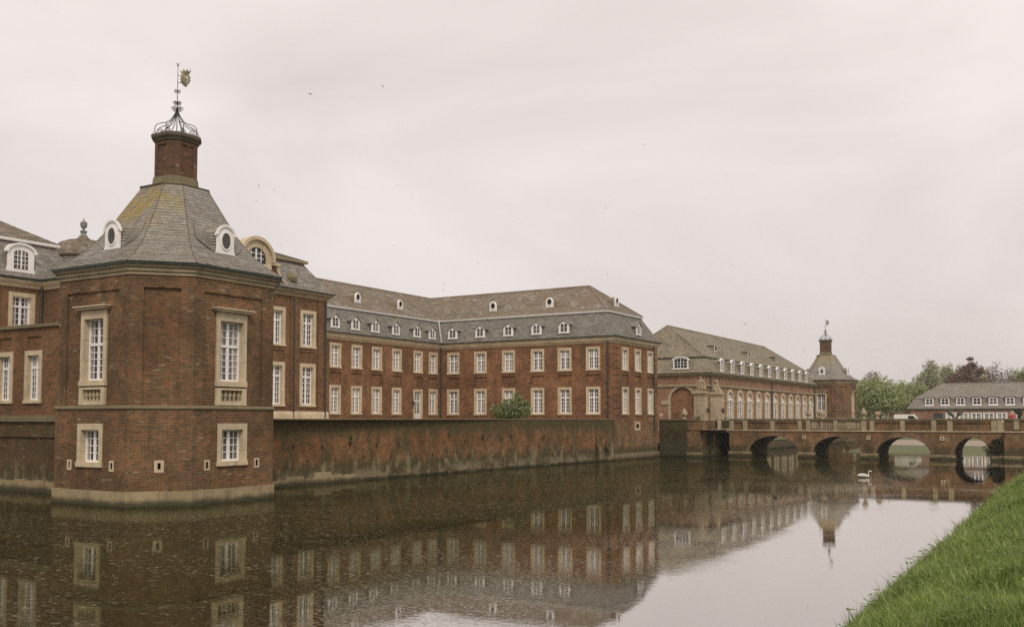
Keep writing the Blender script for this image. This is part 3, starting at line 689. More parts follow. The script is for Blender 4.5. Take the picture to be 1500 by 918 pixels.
    v.fbox(fv, 0, cu - .2, -.012, .012, cz + .20, cz + .23); v.fbox(fv, 0, cu - .18, -.012, .012, cz - .2, cz - .17)
    part(v, 'weather_vane', 'gilt', T)
    return T
tower = make_tower()
far_tower = copy_tree(tower); far_tower.location = Vector((CX, CY, 0)) + Vector((-2.1, 146.6, -.35)); far_tower['label'] = 'distant twin of the corner pavilion, beyond the bridge at the end of the long orangery'
for o in (tower, far_tower): o['group'] = 'corner pavilions of the moated castle'

# ================================================================== COURT WING (L-shaped, two storeys, mansard)
UP = dict(ow=1.58, oh=2.36, sw=0.235, sill=0.16, transom=1.42, rows_u=2, rows_l=3, rec=0.24, bar=0.045)
LO = dict(ow=1.58, oh=2.78, sw=0.235, sill=0.16, transom=1.72, rows_u=2, rows_l=4, rec=0.24, bar=0.045)
XA, YB, XE = -61.8, 86.3, -41.0
WP = [(XA, 57.0), (XA, YB), (XE, YB), (XE, 97.0), (XA - 10.7, 97.0), (XA - 10.7, 57.0)]
def pipe(parent, pts, r=.065, name='downpipe', mat='copper'): g = G(); g.tube(pts, r, 6); return part(g, name, mat, parent)
def gable_dormer_meshes(key='gable', hw=.60, hh=.82, pk=1.26, depth=1.15, slate='slate_low'):
    k_ = key + slate
    if k_ in WCACHE: return WCACHE[k_]
    b = G(); b.extr(LOC, [(-hw + .06, 0), (hw - .06, 0), (hw - .06, hh), (0, pk - .05), (-hw + .06, hh)], -depth, -.07); bm = mesh(b, 'dormer', slate)
    f = G(); ol = [(-hw, -.03), (hw, -.03), (hw, hh), (0, pk), (-hw, hh)]; f.extr(LOC, ol, -.069, 0)
    wi = lambda s, r: [(s * .20 - r, .12), (s * .20 + r, .12), (s * .20 + r, .72)] + [(s * .20 + r * math.cos(a), .72 + r * 1.15 * math.sin(a)) for a in (pi * .25, pi * .5, pi * .75)] + [(s * .20 - r, .72)]
    f.extr(LOC, [(-.42, .06), (.42, .06), (.42, .10), (-.42, .10)], 0.001, .05); f.box(-.025, .025, -.045, -.001, .12, .9)
    for s in (-1, 1):
        for z in (.36, .56): f.box(s * .2 - .15, s * .2 + .15, -.036, -.012, z - .018, z + .018)
    f.extr(LOC, [(-hw - .03, -.10), (hw + .03, -.10), (hw + .03, -.03), (-hw - .03, -.03)], -.12, .06)
    fm = mesh(f, 'front', 'white')
    gl = G(); [gl.extr(LOC, wi(s, .155), .001, .012) for s in (-1, 1)]; gm = mesh(gl, 'glass', 'glass')
    r = G(); e = .10
    for s in (-1, 1):
        p = [(s * (hw + e), hh - .07), (0, pk + .0), (0, pk + .07), (s * (hw + e), hh)]
        r.extr(LOC, p if s > 0 else p[::-1], -depth - .3, .11)
    rm = mesh(r, 'dormer_roof', slate)
    WCACHE[k_] = (bm, fm, gm, rm); return WCACHE[k_]
def put_dormer(parent, fr, u, w, z, ms, names=('dormer', 'front', 'glass', 'dormer_roof')):
    o = link(names[0], ms[0], parent, Vector(fr(u, w, z)) - wloc(parent), fr.rot)
    for n, m in zip(names[1:], ms[1:]): link(n, m, o)
    return o
def round_dormer_meshes(slate):
    k_ = 'round' + slate
    if k_ in WCACHE: return WCACHE[k_]
    prof = lambda r: [(-r, -.1), (r, -.1), (r, .5)] + [(r * math.cos(a), .5 + r * math.sin(a)) for a in [pi * k / 10 for k in range(1, 10)]] + [(-r, .5)]
    b = G(); b.extr(LOC, prof(.42), -1.3, -.06); f = G()
    f.extr(LOC, prof(.46), -.059, 0); ci = lambda r: [(r * math.cos(2 * pi * k / 16), .48 + r * 1.15 * math.sin(2 * pi * k / 16)) for k in range(16)]
    f.ring(LOC, ci(.38), ci(.27), .001, .06); g = G(); g.extr(LOC, ci(.275), .001, .01)
    WCACHE[k_] = (mesh(b, 'dormer', slate), mesh(f, 'front', 'white'), mesh(g, 'glass', 'dark')); return WCACHE[k_]
def make_wing():
    T = thing('court_wing', 'two-storey L-shaped red brick wing with grey mansard roof behind the moat wall', 'building', (XA, YB, 3.9))
    FA, FB, FE = FX(XA), FY(YB), FX(XE)
    ay = [69.3, 72.35, 75.4, 78.6, 82.2, 84.9]; bx = [-60.1, -56.6, -53.1, -49.6, -46.45, -43.25]; ey = [88.9, 92.0, 95.2]
    g = G(); DOOR = dict(ow=1.6, oh=3.05)
    def facade(fr, u0, u1, us, door=None, z0=3.7):
        hs, pans = [], []
        for i, u in enumerate(us):
            hs.append(hole(u, 8.80, UP)); pans.append((u - .8, u + .8, 7.5, 8.45))
            hs.append((u - .8, u + .8, 4.0, 7.12) if i == door else hole(u, 4.42, LO))
        g.wall(fr, u0, u1, z0, 11.75, hs + pans)
        for p in pans: g.wall(fr, *p, (), -.12); g.reveal(fr, *p, -.12, 0)
        for i, u in enumerate(us):
            window(T, fr, u, 8.80, UP)
            if i != door: window(T, fr, u, 4.42, LO)
    facade(FA, 57.0, YB, ay, 4); facade(FB, XA, XE, bx); facade(FE, YB, 97.0, ey, None, 3.7)
    g.wall(Fr(XE, 97.0, -1, 0), 0, 31.5, -1, 11.75); g.wall(Fr(XA - 10.7, 97.0, 0, -1), 0, 40, 3, 11.75); g.wall(FY(57.0), XA - 10.7, XA, 3, 11.75)
    part(g, 'wall', 'brick_wing', T)
    g = G(); vt = (91.3, 92.1, 3.05, 3.5); g.wall(FE, YB - .05, 97.05, -1, 3.7, [vt], .05); g.reveal(FE, *vt, -.3, .05); g.wall(FE, *vt, (), -.3)
    g.poly([FE(YB - .05, .05, 3.7), FE(97.05, .05, 3.7), FE(97.05, 0, 3.7), FE(YB - .05, 0, 3.7)])
    g.wall(FB, XE - 3, XE + .05, -1, 3.7, (), .05); part(g, 'footing_wall', 'brick_bridge', T)
    v = G(); v.ring(FE, [(91.05, 2.85), (92.35, 2.85), (92.35, 3.72), (91.05, 3.72)], [(91.3, 3.05), (92.1, 3.05), (92.1, 3.5), (91.3, 3.5)], -.02, .09); part(v, 'vent_stone', 'stone', T)
    v = G(); v.fbox(FE, YB - .1, 97.1, -.2, .16, -1, .62); part(v, 'stone_footing', 'stone_old', T)
    for n in range(12):                                # banded brick corner
        z = 3.75 + n * .66
        for fr, a, b in ((FE, YB + .0, YB + 1.3), (FE, 96.0, 97.0)):
            q = G(); q.fbox(fr, a - (.05 if a == YB else 0), b, -.02, .055, z, z + .56); part(q, 'quoin', 'brick_wing', T)
    # garden door in the long front
    q = G(); u = ay[4]
    q.fbox(FA, u - .8, u - .58, -.24, .05, 4.0, 6.9); q.fbox(FA, u + .58, u + .8, -.24, .05, 4.0, 6.9); q.fbox(FA, u - .8, u + .8, -.24, .054, 6.9, 7.12)
    d = part(q, 'door', 'stone', T, False)
    q = G(); q.fbox(FA, u - .58, u + .58, -.2, -.12, 6.75, 6.9); q.fbox(FA, u - .58, u + .58, -.2, -.1, 5.78, 5.98); q.fbox(FA, u - .58, u + .58, -.2, -.12, 4.0, 4.6)
    for a, b in ((-.58, -.44), (-.07, .07), (.44, .58)): q.fbox(FA, u + a, u + b, -.2, -.122, 4.6, 6.75)
    for z in (4.95, 5.3, 5.6, 6.25, 6.5): q.fbox(FA, u - .44, u + .44, -.18, -.13, z - .02, z + .02)
    for x in (-.255, .255): q.fbox(FA, u + x - .02, u + x + .02, -.18, -.131, 4.6, 6.75)
    sub(q, 'frame', 'door', d); q = G(); q.fbox(FA, u - .44, u + .44, -.17, -.155, 4.6, 6.75); sub(q, 'glass', 'glass', d)
    q = G(); q.tube([FA(u + .3, -.1, 5.0), FA(u + .3, -.02, 5.0), FA(u + .12, -.02, 5.0)], .02, 5); sub(q, 'handle', 'iron', d)
    q = G(); q.tube([FA(u - 1.05, 0, 5.9), FA(u - 1.05, .18, 5.95), FA(u - 1.05, .25, 5.8)], .02, 5); q.lathe(FA(u - 1.05, .25, 5.45), [(.03, 0), (.11, .05), (.13, .28), (.05, .36)], 8); part(q, 'wall_lamp', 'iron', T)
    # cornice, roof, break gutter
    g = G(); g.sweep(WP, [(0, 11.5), (.06, 11.51), (.08, 11.68), (.24, 11.74), (.27, 11.98), (.33, 12.0), (.35, 12.1), (.3, 12.105)], True); part(g, 'cornice', 'stone', T)
    g = G(); g.sweep(WP, [(.3, 12.06), (.46, 12.1), (.48, 12.19), (.38, 12.2)], True); part(g, 'gutter', 'copper', T)
    pr = [(.42, 12.18), (.12, 12.42), (-1.3, 14.76)]
    roof(T, roof_quads(WP, pr), 'slate_low', 'slate_low', .24, .36, {(j, k) for j in range(3) for k in (3, 4)}, 'mansard')
    g = G(); g.sweep(WP, [(-1.32, 14.66), (-1.08, 14.68), (-1.06, 14.87), (-1.2, 14.90)], True); part(g, 'break_gutter', 'zinc_light', T)
    roof(T, roof_quads(WP, [(-1.15, 14.88), (-5.3, 18.0)]), 'slate_old', 'slate_old', .24, .34, {(0, 3), (0, 4)}, 'upper_roof')
    g = G(); rd = [p for p in ring_off(WP, -5.3, True, 18.04)]; g.tube([rd[5], rd[0]], .1, 5); g.tube([rd[0], rd[1], rd[2]], .1, 5); part(g, 'ridge', 'slate_old', T)
    e1, e2 = ring_off(WP, -1.12, True, 14.92), ring_off(WP, .4, True, 12.25)
    g = G(); g.tube([e1[1], e2[1]], .09, 5); part(g, 'valley', 'zinc', T)
    g = G(); g.tube([e1[2], rd[2]], .09, 5); g.tube([e1[3], rd[3]], .09, 5); g.tube([e1[0], rd[0]], .09, 5); part(g, 'hip_ridge', 'slate_old', T)
    dm = gable_dormer_meshes(); rdm = round_dormer_meshes('slate_old')
    for u in [69.15, 72.05, 75.05, 78.32, 81.91, 84.59]: put_dormer(T, FA, u, .12, 12.66, dm)
    for u in [-60.14, -56.59, -53.07, -49.67, -46.47]: put_dormer(T, FB, u, .12, 12.72, dm)
    put_dormer(T, FE, 92.1, .12, 12.7, dm)
    for fr, u in ((FA, 74.8), (FA, 81.7), (FB, -56.3), (FB, -49.3), (FE, 91.3)): put_dormer(T, fr, u, -2.0, 15.72, rdm, ('round_dormer', 'front', 'glass'))
    pipe(T, [(XA + .14, YB - .14, 12.0), (XA + .14, YB - .14, 3.9)], .09); pipe(T, [(-41.62, YB - .12, 11.7), (-41.62, YB - .12, 3.9)], .08)
    pipe(T, [(XE + .13, 96.0, 11.7), (XE + .13, 96.0, 2.8)], .07)
    return T
wing = make_wing()

# ================================================================== PALACE PAVILION with curved gable, beside the tower
def make_pavilion():
    XC = -53.0; y0, y1 = 43.0, 58.3
    T = thing('palace_pavilion', 'tall brick pavilion with a curved stone-trimmed gable, just behind the corner tower on its right', 'building', (XC, y0, 3.9))
    P = [(XC, y0), (XC, y1), (XC - 11, y1), (XC - 11, y0)]; F = FX(XC); g = G()
    U = dict(ow=1.75, oh=2.95, sw=.27, sill=.17, transom=1.95, rows_u=2, rows_l=4, rec=.28, bar=.04); L_ = dict(ow=1.75, oh=3.35, sw=.27, sill=.17, transom=2.3, rows_u=2, rows_l=5, rec=.28, bar=.04)
    us = [46.0, 50.65, 54.5 + .0, 57.0 + .0]; us = [44.6, 47.9, 51.9 + .2, 55.35 + .8]
    us = [45.2, 48.9, 52.9, 56.25]; hs = []; pans = []
    for u in us: hs += [hole(u, 9.5, U), hole(u, 4.95, L_)]; pans.append((u - .85, u + .85, 8.45, 9.2))
    g.wall(F, y0, y1, 3.7, 13.6, hs + pans)
    for p in pans: g.wall(F, *p, (), -.07); g.reveal(F, *p, -.07, 0)
    g.wall(FY(y0), XC - 11, XC, 3.7, 13.6); g.wall(Fr(XC, y1, -1, 0), 0, 11, 3.7, 13.6); part(g, 'wall', 'brick_palace', T)
    for u in us: window(T, F, u, 9.5, U); window(T, F, u, 4.95, L_)
    # flat pilaster strips framed by dark joints
    for a, b in ((57.35, 58.3), (54.35, 54.9), (50.4, 51.4), (43.0, 43.9)):
        q = G(); q.fbox(F, a, b, .001, .09, 4.5, 13.45); part(q, 'pilaster', 'brick_palace', T)
    q = G(); q.sweep(P[:3], [(.0, 4.6), (.16, 4.56), (.2, 4.35), (.2, 4.0)], False); part(q, 'stone_footing', 'stone', T)
    q = G(); q.sweep(P, [(0, 13.38), (.1, 13.4), (.12, 13.55), (.26, 13.65), (.42, 13.75), (.44, 13.86), (.3, 13.87)], True); part(q, 'cornice', 'stone_grey', T)
    q = G(); q.sweep(P, [(.34, 13.83), (.52, 13.87), (.54, 13.96), (.4, 13.97)], True); part(q, 'gutter', 'copper', T)
    roof(T, roof_quads(P, [(.48, 13.95), (.1, 14.25), (-1.35, 16.35)]), 'slate_palace', 'slate_palace', .22, .34, {(j, 2) for j in range(2)}, 'mansard')
    q = G(); q.sweep(P, [(-1.36, 16.28), (-1.02, 16.32), (-1.0, 16.5), (-1.2, 16.56)], True); part(q, 'break_gutter', 'stone_grey', T)
    roof(T, roof_quads(P, [(-1.1, 16.53), (-5.4, 18.1)]), 'slate_palace', 'slate_palace', .24, .34, {(0, 2)}, 'upper_roof')
    # gable: brick field with concave flanks under a round stone hood over a half-round window
    c = 50.65; q = G()
    fl = lambda s: [(c + s * (2.15 + 1.75 * (1 - math.sin(t * pi / 2))), 13.9 + 1.75 * t * t * .4 + 1.75 * .6 * t) for t in np.linspace(0, 1, 8)]
    R, L2 = fl(1), fl(-1)
    q.extr(F, [(c - 3.9, 13.88)] + [(c + 3.9, 13.88)] + R[1:] + arc(c, 15.6, 1.45, 0.0, pi, 14) + L2[1:][::-1], -1.6, .02); gb = part(q, 'gable', 'brick_palace', T)
    q = G()
    for pts, s in ((R, 1), (L2, -1)):
        o = [(u + s * .03, z) for u, z in pts]; i_ = [(u - s * .16, z - .03) for u, z in pts]; (q.ring(F, o, i_, -.3, .16, 0, False) if s > 0 else q.ring(F, i_, o, -.3, .16, 0, False))
    q.ring(F, arc(c, 15.6, 1.78, 0, pi, 20), arc(c, 15.6, 1.52, 0, pi, 20), -.5, .34, 0, False); q.ring(F, arc(c, 15.6, 1.515, 0, pi, 20), arc(c, 15.6, .98, 0, pi, 20), -.4, .16, 0, False)
    for s in (-1, 1): q.fbox(F, c + s * 1.5 - .36 + s * .42, c + s * 1.5 + .36 + s * .42, -.4, .3, 15.45, 15.62)
    q.fbox(F, c - 1.5, c - .98, -.4, .15, 14.2, 15.6); q.fbox(F, c + .98, c + 1.5, -.4, .15, 14.2, 15.6); q.fbox(F, c - 1.5, c + 1.5, -.4, .17, 14.02, 14.2)
    sub(q, 'gable_trim', 'stone', gb)
    q = G(); q.extr(F, [(c - .98, 14.2), (c + .98, 14.2)] + arc(c, 15.6, .98, 0, pi, 14), .02, .04); sub(q, 'glass', 'glass', gb)
    q = G(); q.fbox(F, c - .06, c + .06, .04, .11, 14.2, 16.5); q.fbox(F, c - .95, c + .95, .04, .1, 15.3, 15.42)
    for x in (-.5, .5): q.fbox(F, c + x - .03, c + x + .03, .04, .09, 14.2, 16.4)
    for z in (14.6, 14.95, 15.8, 16.15): q.fbox(F, c - .9 if z < 15.5 else c - .75, c + .9 if z < 15.5 else c + .75, .04, .085, z - .025, z + .025)
    sub(q, 'frame', 'white', gb)
    for s in (-1, 1):                                # mossy stone finials at the feet of the gable
        q = G(); p = F(c + s * 4.0, -.25, 13.97)
        q.lathe(p, [(.34, 0), (.34, .22), (.22, .28), (.26, .42), (.42, .62), (.47, .85), (.40, 1.08), (.25, 1.2), (.05, 1.26)], 10)
        rr = np.random.default_rng(3 + s)
        q.v = [(x + rr.uniform(-.06, .06), y + rr.uniform(-.06, .06), z) if z > p[2] + .4 else (x, y, z) for x, y, z in q.v]; part(q, 'gable_finial', 'stone_moss', T)
    pipe(T, [(XC + .18, 54.6, 13.4), (XC + .18, 54.6, 4.0)], .05); pipe(T, [(XC + .18, 58.1, 13.4), (XC + .18, 58.1, 4.0)], .07)
    return T
make_pavilion()

# left wing further back, link block and domed turret, low moat block
def make_left_wing():
    XL = -63.0; T = thing('palace_side_wing', 'brick wing with arched white dormer at the far left, above the low parapeted block', 'building', (XL, 40.5, 3.9))
    P = [(XL, 24.0), (XL, 43.0), (XL - 10.5, 43.0), (XL - 10.5, 24.0)]; F = FX(XL); g = G()
    U = dict(ow=1.9, oh=2.85, sw=.28, sill=.17, transom=1.9, rows_u=2, rows_l=4, rec=.28, bar=.04); us = [27.6, 31.2, 35.1, 38.95]
    g.wall(F, 24, 43, 3, 13.3, [hole(u, 9.75, U) for u in us])
    LK = FY(40.5); g.wall(LK, XL, -55, 3, 13.3); g.wall(Fr(XL, 43, -1, 0), 0, 10.5, 3, 13.3); g.wall(FY(24.0), XL - 10.5, XL, 3, 13.3); part(g, 'wall', 'brick_palace', T)
    for u in us: window(T, F, u, 9.75, U)
    corner = [(XL, 24.0), (XL, 40.5), (-54.0, 40.5)]
    q = G(); q.sweep(corner, [(0, 12.95), (.1, 12.97), (.12, 13.12), (.28, 13.22), (.40, 13.32), (.42, 13.45), (.3, 13.46)]); part(q, 'cornice', 'stone', T)
    q = G(); q.sweep(corner, [(.32, 13.42), (.5, 13.46), (.53, 13.62), (.4, 13.63)]); part(q, 'gutter', 'copper', T)
    roof(T, roof_quads(P, [(.47, 13.6), (.12, 13.9), (-1.1, 16.3)]), 'slate_palace', 'slate_palace', .22, .34, {(j, 2) for j in range(2)} | {(j, 3) for j in range(2)}, 'mansard')
    q = G(); q.sweep(P, [(-1.12, 16.2), (-.8, 16.24), (-.78, 16.42), (-1.0, 16.5)], True); part(q, 'break_gutter', 'white', T)
    roof(T, roof_quads(P, [(-.85, 16.48), (-5.2, 18.9)]), 'slate_old', 'slate_old', .24, .34, {(0, 2), (0, 3)}, 'upper_roof')
    r = roof(T, [(0, 0, (LK(XL - .3, .47, 13.6), LK(-54, .47, 13.6), LK(-54, -1.4, 15.3), LK(XL - 1.4, -1.4, 15.3))), (1, 0, (LK(XL - 1.4, -1.4, 15.3), LK(-54, -1.4, 15.3), LK(-54, -6, 16.0), LK(XL - 1.4, -6, 16.0)))], 'slate_low', 'slate_low', .24, .36, name='link_roof')
    # arched dormers
    if 1:
        f = G(); ar = lambda r, zc, k: arc(0, zc, r, math.radians(25), math.radians(155), k)
        hw = .95; top = [(hw * math.cos(a), 1.35 + .55 * math.sin(a)) for a in [pi * k / 12 for k in range(13)]]
        ol = [(-hw - .12, 0), (hw + .12, 0), (hw, .35)] + top + [(-hw, .35)]; f.extr(LOC, ol, -.09, 0)
        o2 = [(1.12 * math.cos(a), 1.35 + .68 * math.sin(a)) for a in [pi * k / 12 for k in range(13)]]; f.ring(LOC, o2, top, -.2, .12, 0, False)
        wi = [(-.5, .25), (.5, .25), (.5, 1.35)] + [(.5 * math.cos(a), 1.35 + .2 * math.sin(a)) for a in [pi * k / 6 for k in range(1, 6)]] + [(-.5, 1.35)]
        gl = G(); gl.extr(LOC, wi, .001, .012); f.box(-.05, .05, -.05, -.002, .25, 1.55)
        for z in (.55, .85, 1.15): f.box(-.5, .5, -.04, -.013, z - .02, z + .02)
        for x in (-.27, .27): f.box(x - .02, x + .02, -.041, -.0131, .25, 1.5)
        b = G(); b.extr(LOC, [(-hw + .03, 0), (hw - .03, 0), (hw - .03, 1.35)] + [(.97 * hw * math.cos(a), 1.35 + .53 * math.sin(a)) for a in [pi * k / 12 for k in range(13)]] + [(-hw + .03, 1.35)], -1.6, -.091)
        ms = (mesh(b, 'dormer', 'slate_palace'), mesh(f, 'front', 'white'), mesh(gl, 'glass', 'glass'))
        for u in (31.3, 38.75): put_dormer(T, F, u, .1, 13.95, ms, ('dormer', 'front', 'glass'))
    pipe(T, [(XL + .12, 40.3, 13.2), (XL + .12, 40.3, 9.0)], .07)
make_left_wing()
def make_cupola():
    c = (-66.9, 46.2, 0); T = thing('domed_turret', 'low slate dome with pale stone urn finial peeking out between left wing and corner tower', 'turret', (c[0], c[1], 13))
    g = G(); n = 16; r = lambda a: [(a, 0)]
    g.lathe((c[0], c[1], 0), [(2.3, 12.5), (2.3, 16.3)], n); part(g, 'drum', 'slate_low', T)
    g = G(); g.lathe((c[0], c[1], 0), [(2.3, 16.25), (2.45, 16.28), (2.45, 16.4), (2.25, 16.45)], n); part(g, 'rim', 'stone_moss', T)
    pr = [(2.25, 16.42), (2.22, 16.75), (2.05, 17.1), (1.7, 17.4), (1.2, 17.6), (.65, 17.72), (.38, 17.88), (.26, 18.1)]
    qs = []
    for j, ((r0, z0), (r1, z1)) in enumerate(zip(pr, pr[1:])):
        for k in range(n):
            a, b = 2 * pi * k / n, 2 * pi * (k + 1) / n
            qs.append((j, k, ((c[0] + r0 * math.cos(a), c[1] + r0 * math.sin(a), z0), (c[0] + r0 * math.cos(b), c[1] + r0 * math.sin(b), z0), (c[0] + r1 * math.cos(b), c[1] + r1 * math.sin(b), z1), (c[0] + r1 * math.cos(a), c[1] + r1 * math.sin(a), z1))))
    roof(T, qs, 'slate_old', 'slate_old', .2, .3, name='dome')
    g = G(); g.lathe((c[0], c[1], 18.0), [(r_ * .66, z_ * .66) for r_, z_ in [(.46, 0), (.46, .14), (.30, .2), (.33, .55), (.40, .58), (.40, .68), (.16, .78), (.15, .98), (.34, 1.15), (.40, 1.45), (.36, 1.6), (.42, 1.66), (.2, 1.8), (.1, 1.95), (.02, 2.25)]], 12); part(g, 'urn_finial', 'urn_grey', T, True)
make_cupola()
def make_low_block():
    Y = 32.45; T = thing('moat_block', 'low flat-roofed brick block with parapet between the left edge and the corner tower', 'building', (-52, Y, 0))
    F = FY(Y); W = dict(ow=1.62, oh=2.95, sw=.27, sill=.17, transom=2.0, rows_u=2, rows_l=5, rec=.3, bar=.035); us = [-57.0, -53.95, -51.2]; g = G(); pans = [(u - .6, u + .6, 8.05, 8.62) for u in us]
    g.wall(F, -66, -44.6, 4.2, 9.12, [hole(u, 4.88, W) for u in us] + pans)
    for p in pans: g.wall(F, *p, (), -.08); g.reveal(F, *p, -.08, 0)
    part(g, 'wall', 'brick_palace', T)
    for u in us: window(T, F, u, 4.88, W)
    g = G(); g.fbox(F, -66, -44.6, -.5, .14, 9.12, 9.30); part(g, 'parapet_cap', 'stone_moss', T)
    g = G(); g.poly([(-66, Y + .4, 9.0), (-44.6, Y + .4, 9.0), (-44.6, 41, 9.0), (-66, 41, 9.0)]); part(g, 'flat_roof', 'zinc', T)
    g = G(); g.fbox(F, -66, -44.6, -.2, .10, 4.05, 4.20); g.fbox(F, -66, -44.5, -.2, .24, 3.86, 4.05); part(g, 'stone_ledge', 'stone_moss', T)
    g = G(); g.wall(F, -66, -44.4, -1, 3.86, (), .10); g.fbox(F, -66, -45, .0, .2, 3.0, 3.1); part(g, 'moat_wall', 'brick_old', T)
    x = -66
    while x < -44.8:
        w = random.uniform(.7, 1.3); q = G(); q.fbox(F, x + .01, min(x + w, -44.6) - .01, 0, .3 + random.uniform(-.04, .04), -1, .6 + random.uniform(-.06, .06)); part(q, 'footing_stone', 'stone_pier', T); x += w
    pipe(T, [(-45.9, Y - .1, 9.1), (-45.9, Y - .1, 4.3)], .05)
make_low_block()

# ================================================================== MOAT RETAINING WALL
def make_moat_wall():
    a, b = Vector((-42.0, 36.0)), Vector((-40.98, 86.2)); d = b - a; L = d.length; d.normalize(); F = Fr(a.x, a.y, d.x, d.y)
    T = thing('moat_wall', 'long stained brick retaining wall running along the moat from the corner tower to the court wing', 'wall', (a.x, a.y, 0))
    g = G(); hs = []
    n = 17
    for i in range(n):
        u = 7.2 + 2.55 * i + random.uniform(-.15, .15); z = 2.05 + random.uniform(-.08, .08); hs.append((u - .085, u + .085, z, z + .36))
        u2 = u + 1.3 + random.uniform(-.15, .15)
        if u2 < L - 1: hs.append((u2 - .075, u2 + .075, 1.32, 1.32 + random.uniform(.2, .3)))
    g.wall(F, 0, L, -1, 3.93, hs)
    for h in hs: g.reveal(F, *h, -.45, 0)
    part(g, 'wall', 'brick_wall', T); g = G()
    for h in hs: g.wall(F, *h, (), -.2)
    part(g, 'weep_hole_shade', 'dark', T)['kind'] = 'stuff'  # near-black backs, the shade inside the weep holes put into the colour
    u = 0; 
    while u < L - .01:
        w = min(random.uniform(1.0, 1.5), L - u); q = G(); q.fbox(F, u + .008, u + w - .008, -.5, .05 + random.uniform(-.015, .015), 3.93, 4.02 + random.uniform(-.008, .008)); part(q, 'coping_stone', 'stone_moss', T); u += w
    u = 5.2
    while u < L - .4:                               # patches of old footing stones
        w = random.uniform(.6, 1.6)
        if u < 13 or random.random() < .22: q = G(); q.fbox(F, u, min(L, u + w - .03), -.2, .02 + random.uniform(0, .04), -1, random.uniform(.25, .75) if u < 13 else random.uniform(.15, .4)); part(q, 'footing_stone', 'stone_base' if u < 13 else 'stone_old', T)
        u += w
    return F
MWF = make_moat_wall()

